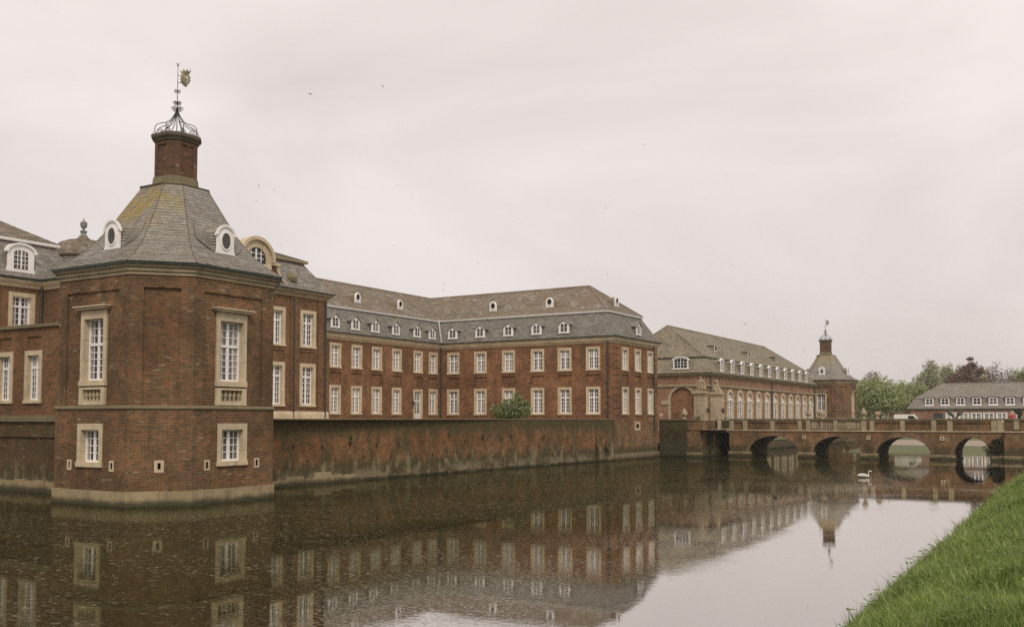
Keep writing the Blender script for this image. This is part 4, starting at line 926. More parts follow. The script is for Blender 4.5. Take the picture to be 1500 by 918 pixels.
# ================================================================== ORANGERY
def wall_arch(g, fr, u0, u1, zs, zt, uc, rx, rz, n=14, m=0):
    pts = [(uc + rx * math.cos(pi - pi * k / n), zs + rz * math.sin(pi * k / n)) for k in range(n + 1)]
    for (ua, za), (ub, zb) in zip(pts, pts[1:]): g.poly([fr(ua, 0, za), fr(ub, 0, zb), fr(ub, 0, zt), fr(ua, 0, zt)], m)
    if uc - rx > u0 + 1e-6: g.poly([fr(u0, 0, zs), fr(uc - rx, 0, zs), fr(uc - rx, 0, zt), fr(u0, 0, zt)], m)
    if u1 > uc + rx + 1e-6: g.poly([fr(uc + rx, 0, zs), fr(u1, 0, zs), fr(u1, 0, zt), fr(uc + rx, 0, zt)], m)
def make_orangery():
    X0, Y0, Y1 = -42.9, 118.4, 170.4; XB = -57.1; F, E = FX(X0), FY(Y0)
    T = thing('orangery', 'long brick orangery with a row of tall arched white windows beyond the bridge', 'building', (X0, Y0, 1.1))
    us = [122.2 + 4.17 * i for i in range(12)]; zs, r, ro = 6.6, 1.04, 1.42; g = G()
    edges = [Y0] + [(a + b) / 2 for a, b in zip(us, us[1:])] + [Y1]
    for u, a, b in zip(us, edges, edges[1:]):
        g.wall(F, a, b, .8, zs, [(u - ro, u + ro, .8, zs)]); wall_arch(g, F, a, b, zs, 9.75, u, ro, ro, 12)
    uc, ra = -46.55, 1.95
    g.wall(E, XB, X0, .8, zs - .2, [(uc - ra, uc + ra, .8, zs - .2)]); wall_arch(g, E, XB, X0, zs - .2, 9.75, uc, ra, ra, 16)
    g.wall(Fr(X0, Y1, -1, 0), 0, 14.2, .8, 9.75); g.wall(Fr(XB, Y1, 0, -1), 0, 52, .8, 9.75); part(g, 'wall', 'brick_glass', T)
    # blind arch on the end front
    g = G(); g.extr(E, [(uc - 1.7, .8), (uc + 1.7, .8), (uc + 1.7, zs - .2)] + arc(uc, zs - .2, 1.7, 0, pi, 14)[1:], -.4, -.25); part(g, 'blind_arch', 'brick_wing', T)
    g = G(); g.ring(E, arc(uc, zs - .2, ra, 0, pi, 18), arc(uc, zs - .2, 1.66, 0, pi, 18), -.3, .06, 0, False)
    for s in (-1, 1): g.fbox(E, uc + s * 1.8 - .15, uc + s * 1.8 + .15, -.3, .06, .8, zs - .75); g.fbox(E, uc + s * 2.25 - .6, uc + s * 2.25 + .6, -.3, .12, zs - .745, zs - .2)
    part(g, 'arch_trim', 'stone_warm', T)
    g = G(); g.lathe(E(uc - 3.0, .01, 0), [(0.01, 0)], 3) if 0 else None
    ci = [(uc - 2.95 + .28 * math.cos(2 * pi * k / 14), 4.55 + .28 * math.sin(2 * pi * k / 14)) for k in range(14)]; g = G(); g.extr(E, ci, -.02, .05); part(g, 'medallion', 'stone_warm', T)
    # arched windows
    s = G(); base = 1.1; h = zs - base
    s.ring(LOC, arc(0, h, ro, 0, pi, 14), arc(0, h, r, 0, pi, 14), -.25, .06, 0, False)
    for sg in (-1, 1):
        a, b = sorted((sg * r, sg * ro)); s.fbox(LOC, a, b, -.25, .05, 0, h - .42)
        a, b = sorted((sg * r, sg * (ro + .12))); s.fbox(LOC, a, b, -.25, .11, h - .415, h - .002)
    f = G(); y0, y1 = .12, .19; c = .1
    f.box(-r, -r + c, y0, y1, 0, h - .16); f.box(r - c, r, y0, y1, 0, h - .16); f.box(-c * .7, c * .7, y0, y1, .1, h - .16); f.box(-r + c, r - c, y0, y1, 0, .1)
    f.box(-r, r, y0 - .04, y1, h - .16, h + .16)
    for k in range(1, 6): z = .1 + (h - .26) * k / 6; f.box(-r + c, r - c, y0 + .015, y1 - .02, z - .035, z + .035)
    f.ring(LOC, [(x, z + .16) for x, z in arc(0, h, r, 0, pi, 12)], [(x, z + .16) for x, z in arc(0, h, r - c, 0, pi, 12)], -y1, -y0, 0, False) if 0 else f.ring(LOC, arc(0, h, r - .002, 0.16, pi - .16, 12), arc(0, h, r - c, 0.16, pi - .16, 12), -y1, -y0, 0, False)
    f.ring(LOC, arc(0, h, r * .5, 0.3, pi - .3, 10), arc(0, h, r * .5 - .06, 0.3, pi - .3, 10), -y1 + .01, -y0 - .01, 0, False)
    for a in (pi / 4, pi / 2, 3 * pi / 4): f.tube([(math.cos(a) * .1, .15, h + .1), (math.cos(a) * (r - .05), .15, h + math.sin(a) * (r - .05))], .03, 4)
    gl = G(); gl.extr(LOC, [(-r + .01, .02), (r - .01, .02), (r - .01, h)] + arc(0, h, r - .01, 0, pi, 12)[1:], -.185, -.175)
    ms = (mesh(s, 'window', 'stone'), mesh(f, 'frame', 'white'), mesh(gl, 'glass', 'glass_pale'))
    for u in us:
        o = link('window', ms[0], T, Vector(F(u, 0, base)) - wloc(T), F.rot); link('frame', ms[1], o); link('glass', ms[2], o)
    P = [(X0, Y0), (X0, Y1), (XB, Y1), (XB, Y0)]
    g = G(); g.sweep(P, [(0, 8.05), (.1, 8.07), (.18, 8.2), (.2, 8.34), (.08, 8.38), (0, 8.42)], True); part(g, 'stone_band', 'stone_grey', T)
    g = G(); g.sweep(P, [(0, 9.5), (.12, 9.52), (.2, 9.62), (.4, 9.7), (.42, 9.82), (.3, 9.83)], True); part(g, 'cornice', 'stone_grey', T)
    g = G(); g.sweep(P, [(.3, 9.79), (.48, 9.83), (.5, 9.93), (.4, 9.94)], True); part(g, 'gutter', 'copper', T)
    roof(T, roof_quads(P, [(.44, 9.92), (.05, 10.2), (-.95, 11.95)]), 'slate_green', 'slate_green', .26, .38, {(j, 2) for j in range(2)}, 'mansard')
    g = G(); g.sweep(P, [(-.96, 11.88), (-.78, 11.9), (-.76, 12.0), (-.9, 12.05)], True); part(g, 'break_gutter', 'copper', T)
    b = ring_off(P, -.85, True, 12.03); A1, A2 = (-50, 122.0, 16.5), (-50, 165.0, 16.4)
    roof(T, [(0, 0, (b[0], b[1], A2, A1)), (0, 1, (b[1], b[2], A2, A2)), (0, 2, (b[2], b[3], A1, A2)), (0, 3, (b[3], b[0], A1, A1))], 'slate_green', 'slate_green', .28, .4, {(0, 2), (0, 1)}, 'upper_roof')
    g = G(); g.tube([b[0], A1, A2, b[1]], .13, 5); g.tube([b[3], A1], .13, 5); part(g, 'hip_ridge', 'slate_green', T)
    # dormers of the long side and the wide one on the end
    def arch_dormer(hw, hh, rise, depth, cols):
        f = G(); top = [(hw * math.cos(a), hh + rise * math.sin(a)) for a in [pi * k / 10 for k in range(11)]]; f.extr(LOC, [(-hw - .1, 0), (hw + .1, 0), (hw, .25)] + top + [(-hw, .25)], -.08, 0)
        f.ring(LOC, [((hw + .16) * math.cos(a), hh + (rise + .14) * math.sin(a)) for a in [pi * k / 10 for k in range(11)]], top, -.15, .1, 0, False)
        g_ = G(); w = hw - .2; g_.extr(LOC, [(-w, .2), (w, .2), (w, hh)] + [(w * math.cos(a), hh + (rise - .12) * math.sin(a)) for a in [pi * k / 8 for k in range(1, 8)]] + [(-w, hh)], .001, .012)
        f.box(-.04, .04, -.05, -.002, .2, hh + rise - .13)
        for k in range(1, 3): z = .2 + (hh - .1) * k / 3; f.box(-w, w, -.04, -.013, z - .025, z + .025)
        for k in range(1, cols): x = -w + 2 * w * k / cols; f.box(x - .022, x + .022, -.038, -.0132, .2, hh + rise - .16)
        b_ = G(); b_.extr(LOC, [(-hw + .03, -.1), (hw - .03, -.1), (hw - .03, hh)] + [((hw - .03) * math.cos(a), hh + (rise - .03) * math.sin(a)) for a in [pi * k / 10 for k in range(1, 10)]] + [(-hw + .03, hh)], -depth, -.081)
        return mesh(b_, 'dormer', 'slate_green'), mesh(f, 'front', 'white'), mesh(g_, 'glass', 'glass')
    small = arch_dormer(.58, 1.3, .32, 1.5, 2); big = arch_dormer(1.05, 1.15, .36, 1.5, 4)
    for i in range(11): put_dormer(T, F, 122.97 + 4.23 * i, .12, 10.2, small, ('dormer', 'front', 'glass'))
    put_dormer(T, E, -46.7, .1, 10.4, big, ('dormer', 'front', 'glass'))
    b_ = G(); b_.extr(LOC, [(-.45, 0), (.45, 0), (.45, .75), (-.45, .75)], -1.6, -.05); f = G(); f.ring(LOC, [(-.5, -.05), (.5, -.05), (.5, .8), (-.5, .8)], [(-.38, .06), (.38, .06), (.38, .66), (-.38, .66)], -.06, .04)
    g_ = G(); g_.extr(LOC, [(-.38, .06), (.38, .06), (.38, .66), (-.38, .66)], -.02, -.01); r_ = G(); r_.extr(LOC, [(-.62, .8), (.62, .8), (.62, .86), (-.62, .86)], -1.9, .12)
    ms = (mesh(b_, 'roof_light', 'slate_green'), mesh(f, 'front', 'offwhite'), mesh(g_, 'glass', 'dark'), mesh(r_, 'dormer_roof', 'zinc'))
    for u in (127.8, 142.4, 156.8): put_dormer(T, F, u, -2.45, 13.25, ms, ('roof_light', 'front', 'glass', 'dormer_roof'))
    pipe(T, [(X0 + .14, 145.1, 9.6), (X0 + .14, 145.1, .9)], .1); pipe(T, [(X0 + .14, Y0 + .12, 9.6), (X0 + .14, Y0 + .12, .9)], .1); pipe(T, [(X0 + .14, 170.1, 9.6), (X0 + .14, 170.1, .9)], .1)
def glass_pale():
    t = NT("pale window glass"); P, uv, z = t.faceuv(); n = t.noise(t.scale(uv, (.9, .5, 1)), 1.0, 2)
    return t.done(t.mix(t.ramp(n, .3, .7), (0.14, .14, .137), (0.40, .39, .375)), 0.1, None, 0.5)
M['glass_pale'] = glass_pale()
make_orangery()
# terrace wall of the orangery at the waterside
g = G(); g.box(-39.0, -38.5, 110.2, 174, -1, 1.05); solo(g, 'terrace_wall', 'brick_bridge', 'low brick terrace wall along the water in front of the orangery, seen through the bridge arch', 'wall')

# ================================================================== BRIDGE
YB0, YB1 = 103.3, 109.6
def make_bridge():
    T = thing('arched_bridge', 'four-arched brick bridge with stone-posted parapet spanning the moat', 'bridge', (-20, 106, 0))
    ARCH = [(-33.0, -27.7), (-26.2, -21.4), (-19.9, -14.85), (-12.7, -9.5)]; ZS = .5; F, Bk = FY(YB0), Fr(0, YB1, -1, 0)
    edges = [-35.2] + [(a[1] + b[0]) / 2 for a, b in zip(ARCH, ARCH[1:])] + [-4.6]; crown = 2.2
    g, gb = G(), G()
    for (xa, xb), e0, e1 in zip(ARCH, edges, edges[1:]):
        uc, rx = (xa + xb) / 2, (xb - xa) / 2
        g.wall(F, e0, e1, -1, ZS, [(xa, xb, -1, ZS)]); wall_arch(g, F, e0, e1, ZS, 2.74, uc, rx, crown - ZS, 18)
        gb.wall(Bk, -e1, -e0, -1, ZS, [(-xb, -xa, -1, ZS)]); wall_arch(gb, Bk, -e1, -e0, ZS, 2.74, -uc, rx, crown - ZS, 18)
    part(g, 'spandrel_wall', 'brick_bridge', T); part(gb, 'spandrel_wall', 'brick_bridge', T)
    g = G()
    for xa, xb in ARCH:
        uc, rx = (xa + xb) / 2, (xb - xa) / 2
        pts = [(xa, -1)] + [(uc + rx * math.cos(pi - pi * k / 18), ZS + (crown - ZS) * math.sin(pi * k / 18)) for k in range(19)] + [(xb, -1)]
        for (a, za), (b, zb) in zip(pts, pts[1:]): g.poly([(a, YB0, za), (a, YB1, za), (b, YB1, zb), (b, YB0, zb)])
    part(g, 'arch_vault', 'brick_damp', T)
    for xa, xb in ARCH:                              # ring of radial bricks
        uc, rx = (xa + xb) / 2, (xb - xa) / 2; g = G(); n = int((xb - xa) * 7)
        for k in range(n):
            t0, t1 = pi - pi * (k + .06) / n, pi - pi * (k + .94) / n; rz = crown - ZS; e = random.uniform(.02, .05)
            g.extr(F, [(uc + rx * math.cos(t0), ZS + rz * math.sin(t0)), (uc + rx * math.cos(t1), ZS + rz * math.sin(t1)), (uc + (rx + .36) * math.cos(t1), ZS + (rz + .36) * math.sin(t1)), (uc + (rx + .36) * math.cos(t0), ZS + (rz + .36) * math.sin(t0))], -.05, e)
        o = part(g, 'arch_ring', 'brick_ring', T); o['kind'] = 'stuff'
    g = G(); g.poly([(-35.2, YB0, 2.86), (-4, YB0, 2.86), (-4, YB1, 2.86), (-35.2, YB1, 2.86)]); part(g, 'roadway', 'gravel', T)
    # pier footings of pale stone blocks
    for a, b in [(-35.2, -33.0)] + [(ARCH[i][1], ARCH[i + 1][0]) for i in range(3)] + [(-9.5, -8.35)]:
        n = 3; 
        for row, (z0, z1) in enumerate(((-.8, .12), (.125, .52))):
            cuts = [a - .12] + sorted(random.uniform(a + .2, b - .2) for _ in range(2 - row)) + [b + .12]
            for c0, c1 in zip(cuts, cuts[1:]):
                q = G(); q.fbox(F, c0 + .01, c1 - .01, -.5 if row else -YB1 + YB0, .16 - .06 * row + random.uniform(-.05, .05), z0, z1 + random.uniform(-.05, .03)); part(q, 'pier_stone', 'stone_pier', T)
    # string course and parapet
    g = G(); g.fbox(F, -35.25, -8.3, -.3, .10, 2.74, 2.83); part(g, 'string_course', 'stone', T)
    posts = [(-35.2, -34.7), (-33.67, -33.18), (-30.68, -30.23), (-27.77, -27.34), (-26.9, -26.48), (-24.1, -23.69), (-21.31, -20.85), (-20.5, -20.08), (-17.6, -17.18), (-14.71, -14.27), (-13.25, -12.79), (-9.39, -8.95)]
    for yf, nm in ((F, 'front'), (Fr(0, YB1 - .3, 1, 0), 'rear')):
        for a, b in posts: q = G(); q.fbox(yf, a, b, -.36, .06, 2.832, 3.90); part(q, 'parapet_post', 'stone_grey', T)
        for i, ((_, a), (b, _2)) in enumerate(zip(posts, posts[1:])):
            if i in (4, 5):
                q = G(); q.fbox(yf, a, b, -.26, -.02, 2.835, 3.05); q.fbox(yf, a, b, -.28, 0.0, 3.76, 3.895); bo = part(q, 'balustrade_rail', 'stone_moss', T)
                n = 8
                if 'bb' not in WCACHE:
                    q = G(); q.lathe((0, 0, 0), [(.09, 0), (.09, .06), (.05, .1), (.06, .16), (.11, .28), (.09, .38), (.055, .56), (.09, .6), (.09, .705)], 7); WCACHE['bb'] = mesh(q, 'baluster', 'stone_grey', True)
                for k in range(n): link('baluster', WCACHE['bb'], bo, Vector(yf(a + (b - a) * (k + .5) / n, -.14, 3.052)) - wloc(T))
            else:
                q = G(); q.fbox(yf, a, b, -.30, -.02, 2.835, 3.06)
                q.fbox(yf, a, a + .1, -.30, 0, 3.06, 3.88); q.fbox(yf, b - .1, b, -.30, 0, 3.06, 3.88); q.fbox(yf, a + .1, b - .1, -.30, 0, 3.62, 3.88); q.fbox(yf, a + .1, b - .1, -.26, -.10, 3.06, 3.62); part(q, 'parapet_panel', 'brick_bridge', T)
        q = G(); q.fbox(yf, -35.3, -8.9, -.42, .10, 3.9, 4.05); part(q, 'parapet_rail', 'stone_moss', T)
    # water spouts on the piers
    for x in (-27.1, -20.65, -13.75):
        q = G(); q.ring(F, [(x - .19, 1.92), (x + .19, 1.92), (x + .19, 2.28), (x - .19, 2.28)], [(x - .08, 2.0), (x + .08, 2.0), (x + .08, 2.18), (x - .08, 2.18)], -.05, .09); o = part(q, 'spout_stone', 'stone', T)
        q = G(); q.fbox(F, x - .08, x + .08, .005, .02, 2.0, 2.18); sub(q, 'spout_hole_shade', 'dark', o)  # flat black plate, the dark inside of the spout painted on
    # abutment on the near bank stands a little forward
    g = G(); g.fbox(F, -8.3, -3.0, -6.3, .30, -1, 2.74); part(g, 'abutment', 'brick_bridge', T)
    g = G(); g.fbox(F, -8.35, -3, -.3, .40, 2.742, 2.83); part(g, 'abutment_course', 'stone', T)
    g = G(); g.fbox(F, -8.3, -3, -.2, .30, 2.832, 3.02); g.fbox(F, -8.3, -7.45, -.2, .30, 3.02, 3.9); g.fbox(F, -7.0, -3, -.2, .30, 3.02, 3.9); part(g, 'parapet_panel', 'brick_bridge', T)
    g = G(); g.fbox(F, -7.45, -7.0, -.25, .36, 3.022, 3.9); part(g, 'parapet_post', 'stone_grey', T)
    g = G(); g.fbox(F, -8.36, -3, -.3, .42, 3.902, 4.05); part(g, 'parapet_rail', 'stone_moss', T)
    x = -8.35
    while x < -5: w = random.uniform(.6, 1.0); q = G(); q.fbox(F, x + .01, x + w - .01, 0, .42 + random.uniform(-.04, .04), -.8, .55 + random.uniform(-.08, .05)); part(q, 'pier_stone', 'stone_pier', T); x += w
M['brick_ring'] = brick_mat("arch bricks", (0.35, 0.185, 0.09), (0.235, 0.13, 0.065), (0.3, 0.24, 0.16), dirt=0.5, mossiness=0.4)
make_bridge()

# ================================================================== ABUTMENT, FLAT LINK BRIDGE, GATE PIERS
def make_abutment():
    T = thing('gate_abutment', 'dark damp walled abutment between the court wing and the bridge', 'wall', (-39, 100, 0))
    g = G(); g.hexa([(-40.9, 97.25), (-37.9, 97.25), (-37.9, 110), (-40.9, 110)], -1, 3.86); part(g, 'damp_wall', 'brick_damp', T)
    g = G(); g.hexa([(-37.9, 97.6), (-36.5, 97.6), (-36.5, 102.4), (-37.9, 102.4)], -1, 3.86); part(g, 'corner_wall', 'brick_bridge', T)
    g = G(); g.box(-40.95, -37.85, 97.15, 97.7, 3.862, 4.0); g.box(-37.85, -36.45, 97.5, 98.0, 3.862, 4.0); part(g, 'coping', 'stone_moss', T)
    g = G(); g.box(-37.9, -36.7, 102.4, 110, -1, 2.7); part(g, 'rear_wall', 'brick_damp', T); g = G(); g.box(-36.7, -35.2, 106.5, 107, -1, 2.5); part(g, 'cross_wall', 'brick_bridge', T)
    g = G(); g.box(-38.0, -36.45, 97.5, 98.3, -1, .5); part(g, 'footing_stone', 'stone_pier', T)
    g = G(); g.box(-36.7, -35.2, 102.9, 103.5, 3.0, 3.86); part(g, 'parapet_panel', 'brick_damp', T)
    g = G(); g.box(-37.0, -36.62, 102.3, 102.75, 2.8, 3.9); part(g, 'parapet_post', 'stone_warm', T); g = G(); g.box(-36.3, -35.95, 102.6, 103.0, 2.8, 3.9); part(g, 'parapet_post', 'stone_warm', T)
    return T
make_abutment()
def make_link():
    T = thing('link_span', 'short flat bridge span with thin iron railing joining abutment and arched bridge', 'bridge', (-36, 103, 2.7))
    g = G(); g.box(-36.69, -35.21, 102.95, 109.6, 2.55, 2.85); part(g, 'deck_slab', 'stone_moss', T)
    g = G(); g.box(-36.69, -35.21, 102.8, 103.1, 2.68, 2.88); part(g, 'edge_beam', 'stone_grey', T)
    g = G()
    for z in (3.3, 3.95): g.tube([(-36.65, 102.9, z), (-35.25, 102.9, z)], .025, 5)
    for k in range(7): g.tube([(-36.6 + .22 * k, 102.9, 2.86), (-36.6 + .22 * k, 102.9, 3.95)], .016, 4)
    part(g, 'railing', 'iron', T)
make_link()
def gate_pier(x, y, top, w, label):
    T = thing('gate_pier', label, 'gate pier', (x, y, 2.86), 0, 'sandstone gate piers at the bridge end'); h = w / 2
    g = G(); g.box(x - h, x + h, y - h, y + h, 2.86, 3.3); part(g, 'pedestal', 'stone_warm', T)
    z = 3.302
    while z < top - .5:
        z1 = min(z + .55, top - .42); e = random.uniform(-.008, .008); q = G(); q.box(x - h * .9 + e, x + h * .9 - e, y - h * .9 + e, y + h * .9 - e, z, z1 - .015); part(q, 'stone_block', 'stone_warm', T); z = z1
    g = G(); P = [(x - h * .9, y - h * .9), (x + h * .9, y - h * .9), (x + h * .9, y + h * .9), (x - h * .9, y + h * .9)]
    g.sweep(P, [(-.1, top - .43), (.04, top - .42), (.06, top - .3), (.18, top - .2), (.26, top - .1), (.26, top), (-.5, top + .02)], True); part(g, 'cap', 'stone', T)
    # iron lantern bracket on the pier is a part of it
    g = G(); g.tube([(x + h * .9, y - .1, 5.0), (x + h + .25, y - .1, 5.35), (x + h + .25, y - .1, 5.2)], .025, 5); part(g, 'lantern_bracket', 'iron', T)
    q = G(); q.lathe((x + h + .25, y - .1, 4.65), [(.03, 0), (.12, .06), (.17, .42), (.2, .44), (.06, .56), (.02, .62)], 6); solo(q, 'wall_lantern', 'iron', 'black iron lantern on the ' + ('taller' if y < 106 else 'beast-topped') + ' sandstone gate pier', 'lantern', 'lanterns on the gate piers')
gate_pier(-38.85, 104.4, 7.0, 1.35, 'taller sandstone gate pier, nearer the court wing, carrying a standing figure group')
gate_pier(-38.75, 109.2, 7.0, 1.2, 'sandstone gate pier nearer the arched windows, carrying a crouched heraldic beast')
# sculptures on the piers: one standing figure group, one beast with shield
def loft(g, pts, rad, n=10, m=0):                    # rad: (horizontal, vertical) half sizes
    i0 = len(g.v); P_ = [Vector(p) for p in pts]
    for k, p in enumerate(P_):
        d = (P_[min(k + 1, len(P_) - 1)] - P_[max(k - 1, 0)]).normalized(); s = d.cross(Vector((0, 0, 1)))
        if s.length < .2: s = Vector((0, 1, 0)) if abs(d.z) > .98 else s
        s.normalize(); u = s.cross(d).normalized(); a, b = rad[k] if isinstance(rad[k], tuple) else (rad[k], rad[k])
        for j in range(n): t = 2 * pi * j / n; g.v.append(tuple(p + s * a * math.cos(t) + u * b * math.sin(t)))
    for k in range(len(P_) - 1):
        for j in range(n): a = i0 + k * n + j; b = i0 + k * n + (j + 1) % n; g.f.append((a, b, b + n, a + n)); g.m.append(m)
    g.f.append(tuple(i0 + n - 1 - j for j in range(n))); e = i0 + (len(P_) - 1) * n; g.f.append(tuple(e + j for j in range(n))); g.m += [m, m]
def add_sub(o, lv=1):
    s = o.modifiers.new('subdivision', 'SUBSURF'); s.levels = lv; s.render_levels = lv; return o
def skin_body(name, joints, edges, mat, lv=2):
    me = bpy.data.meshes.new(name); me.from_pydata([j[0] for j in joints], edges, []); me.materials.append(M[mat])
    o = bpy.data.objects.new(name, me); col.objects.link(o)
    sk = o.modifiers.new('skin', 'SKIN'); lay = me.skin_vertices[0] if me.skin_vertices else None
    if lay is None:
        bm_ = __import__('bmesh').new(); bm_.from_mesh(me); bm_.verts.layers.skin.verify(); bm_.to_mesh(me); bm_.free(); lay = me.skin_vertices[0]
    for i, j in enumerate(joints):
        lay.data[i].radius = j[1] if isinstance(j[1], tuple) else (j[1], j[1]); lay.data[i].use_root = (i == 0)
    add_sub(o, lv); return o
def statue_figures():
    x, y, z = -38.85, 104.4, 7.02
    J = [((x, y, z + .78), .20), ((x, y, z + 1.08), .21), ((x, y, z + 1.32), (.23, .15)), ((x, y, z + 1.46), .08), ((x + .03, y - .03, z + 1.64), .13), ((x + .03, y - .04, z + 1.78), .07),
         ((x - .12, y, z + .7), .16), ((x - .16, y - .12, z + .38), .12), ((x - .15, y, z + .03), .10), ((x + .13, y, z + .7), .16), ((x + .22, y - .18, z + .42), .12), ((x + .2, y - .05, z + .03), .10),
         ((x - .27, y, z + 1.3), .09), ((x - .42, y - .08, z + 1.02), .075), ((x - .34, y - .2, z + .8), .06), ((x + .27, y, z + 1.32), .09), ((x + .44, y - .05, z + 1.12), .075), ((x + .50, y - .12, z + .84), .06)]
    Ed = [(0, 1), (1, 2), (2, 3), (3, 4), (4, 5), (0, 6), (6, 7), (7, 8), (0, 9), (9, 10), (10, 11), (2, 12), (12, 13), (13, 14), (2, 15), (15, 16), (16, 17)]
    o = skin_body('stone_statue', J, Ed, 'stone_statue', 1); tag(o, 'weathered stone figure group standing on the taller gate pier', 'statue')
    g = G(); g.box(x - .55, x + .55, y - .5, y + .5, z, z + .12); q = part(g, 'base', 'stone_statue', None); q.parent = o
    g = G(); loft(g, [(x + .48, y - .1, z + .12), (x + .52, y - .12, z + .3), (x + .5, y - .1, z + .62), (x + .5, y - .14, z + .78)], [.05, .2, .17, .06], 8); c = part(g, 'shield', 'stone_statue', None, True); c.parent = o
    g = G(); loft(g, [(x - .46, y, z + .1), (x - .44, y, z + .3), (x - .40, y - .02, z + .5), (x - .38, y - .05, z + .62), (x - .38, y - .05, z + .76)], [.16, .17, .12, .1, .04], 8); c = part(g, 'putto', 'stone_statue', None, True); c.parent = o
statue_figures()
def statue_beast():
    x, y, z = -38.75, 109.2, 7.02; g = G()
    loft(g, [(x - .38, y, z + .2), (x - .22, y, z + .42), (x - .02, y, z + .66), (x + .12, y - .02, z + .98), (x + .14, y - .05, z + 1.22), (x + .10, y - .14, z + 1.40), (x + .06, y - .34, z + 1.36), (x + .05, y - .46, z + 1.30)], [.12, (.27, .3), (.27, .32), (.23, .27), .17, .19, .13, .07], 10)
    for s in (-1, 1): loft(g, [(x + .05, y + s * .2, z + .95), (x + .28, y + s * .2, z + .6), (x + .34, y + s * .2, z + .1), (x + .46, y + s * .2, z + .1)], [.12, .1, .08, .07], 8); loft(g, [(x - .2, y + s * .24, z + .45), (x + .05, y + s * .28, z + .4), (x - .05, y + s * .26, z + .1), (x + .12, y + s * .26, z + .08)], [.15, .14, .09, .07], 8)
    o = solo(g, 'stone_beast', 'stone_statue', 'worn stone heraldic beast crouching on the right-hand gate pier', 'statue', None, True)
    g = G(); g.box(x - .5, x + .5, y - .42, y + .42, z, z + .11); q = part(g, 'base', 'stone_statue', None); q.parent = o
    g = G(); g.extr(FY(y - .3), [(x + .1, z + .12), (x + .42, z + .35), (x + .45, z + .85), (x + .05, z + .85), (x, z + .35)], -.05, .04); q = part(g, 'shield', 'stone_statue', None); q.parent = o
statue_beast()
def urn(x, y, z, s, label, kind='vase'):
    g = G()
    pr = [(.20, 0), (.20, .08), (.09, .14), (.08, .2), (.16, .27), (.30, .44), (.32, .56), (.27, .62), (.31, .68), (.31, .72)]
    pr += [(.12, .74), (.14, .86), (.05, .98), (.0, 1.02)] if kind == 'lid' else [(.26, .74), (.20, .70), (.05, .68)]
    g.lathe((0, 0, 0), [(r * s, h * s) for r, h in pr], 14); o = solo(g, 'stone_urn', 'stone_warm', label, 'urn', 'stone urns on the bridge and abutment parapets', True, (x, y, z))
    if kind == 'bowl':
        q = G()
        for k in range(40):
            a, r = random.uniform(0, 2 * pi), random.uniform(0, .22) * s; p = Vector((r * math.cos(a), r * math.sin(a), .72 * s)); d = Vector((random.uniform(-.1, .1), random.uniform(-.1, .1), random.uniform(.08, .26)))
            t_ = Vector((random.uniform(-1, 1), random.uniform(-1, 1), 0)).normalized() * .06; q.poly([p, p + d * .5 + t_, p + d, p + d * .5 - t_])
        c = link('plant', mesh(q, 'plant', 'leaf_dark'), o)
    return o
M['leaf_fringe'] = leaf_mat("sedge", (0.07, 0.12, 0.025), (0.22, 0.20, 0.08))
M['leaf_dark'] = leaf_mat("dark leaf", (0.02, 0.035, 0.012), (0.05, 0.075, 0.025))
urn(-38.1, 97.4, 4.0, 1.12, 'fat lidded stone urn at the corner of the dark abutment wall', 'lid')
urn(-37.0, 107.5, 3.86, .8, 'small stone urn by the gate piers at the left end of the bridge')
urn(-26.69, YB0 + .15, 4.05, 1.0, 'stone urn on the front parapet left of the balusters, against the orangery')
urn(-26.69, YB1 - .15, 4.05, 1.0, 'stone urn on the rear parapet beside the distant pavilion window')
urn(-21.1, YB0 + .15, 4.05, 1.05, 'domed lidded stone urn on the front parapet against the round green tree', 'lid')
urn(-20.9, YB1 - .15, 4.05, 1.05, 'open stone urn with tufts of plant on the rear parapet, right of the lidded urn', 'bowl')

# ================================================================== VEGETATION
def leaves(g, blobs, n, size, flatten=0.0, shell=0.6, up=0.8):
    w = np.array([b[1][0] * b[1][1] * b[1][2] for b in blobs]) ** .72; w /= w.sum(); idx = rng.choice(len(blobs), n, p=w)
    for i in idx:
        c, r = blobs[i]; d = rng.normal(size=3); d /= np.linalg.norm(d) + 1e-9; rr = rng.uniform(shell, 1.03) if rng.random() < .85 else rng.uniform(.1, 1)
        p = Vector((c[0] + d[0] * r[0] * rr, c[1] + d[1] * r[1] * rr, c[2] + d[2] * r[2] * rr))
        nrm = Vector((d[0], d[1], d[2] + up)) + Vector(rng.normal(size=3)) * .7; nrm.normalize(); a = nrm.orthogonal().normalized(); a.rotate(Matrix.Rotation(rng.uniform(0, 6.28), 3, nrm)); b = nrm.cross(a)
        s = size * rng.uniform(.6, 1.35); g.poly([p - a * s, p - b * s * .6, p + a * s, p + b * s * .6])
def clusters(c, R, n, rmin=.25, rmax=.45, zlow=-.7, squash=1.0):
    out = []
    for _ in range(n):
        d = rng.normal(size=3); d /= np.linalg.norm(d)
        if d[2] < zlow: d[2] = -d[2]
        k = rng.uniform(.45, .82); r = rng.uniform(rmin, rmax)
        out.append(((c[0] + d[0] * R[0] * k, c[1] + d[1] * R[1] * k, c[2] + d[2] * R[2] * k), (R[0] * r, R[1] * r, R[2] * r * squash)))
    return out
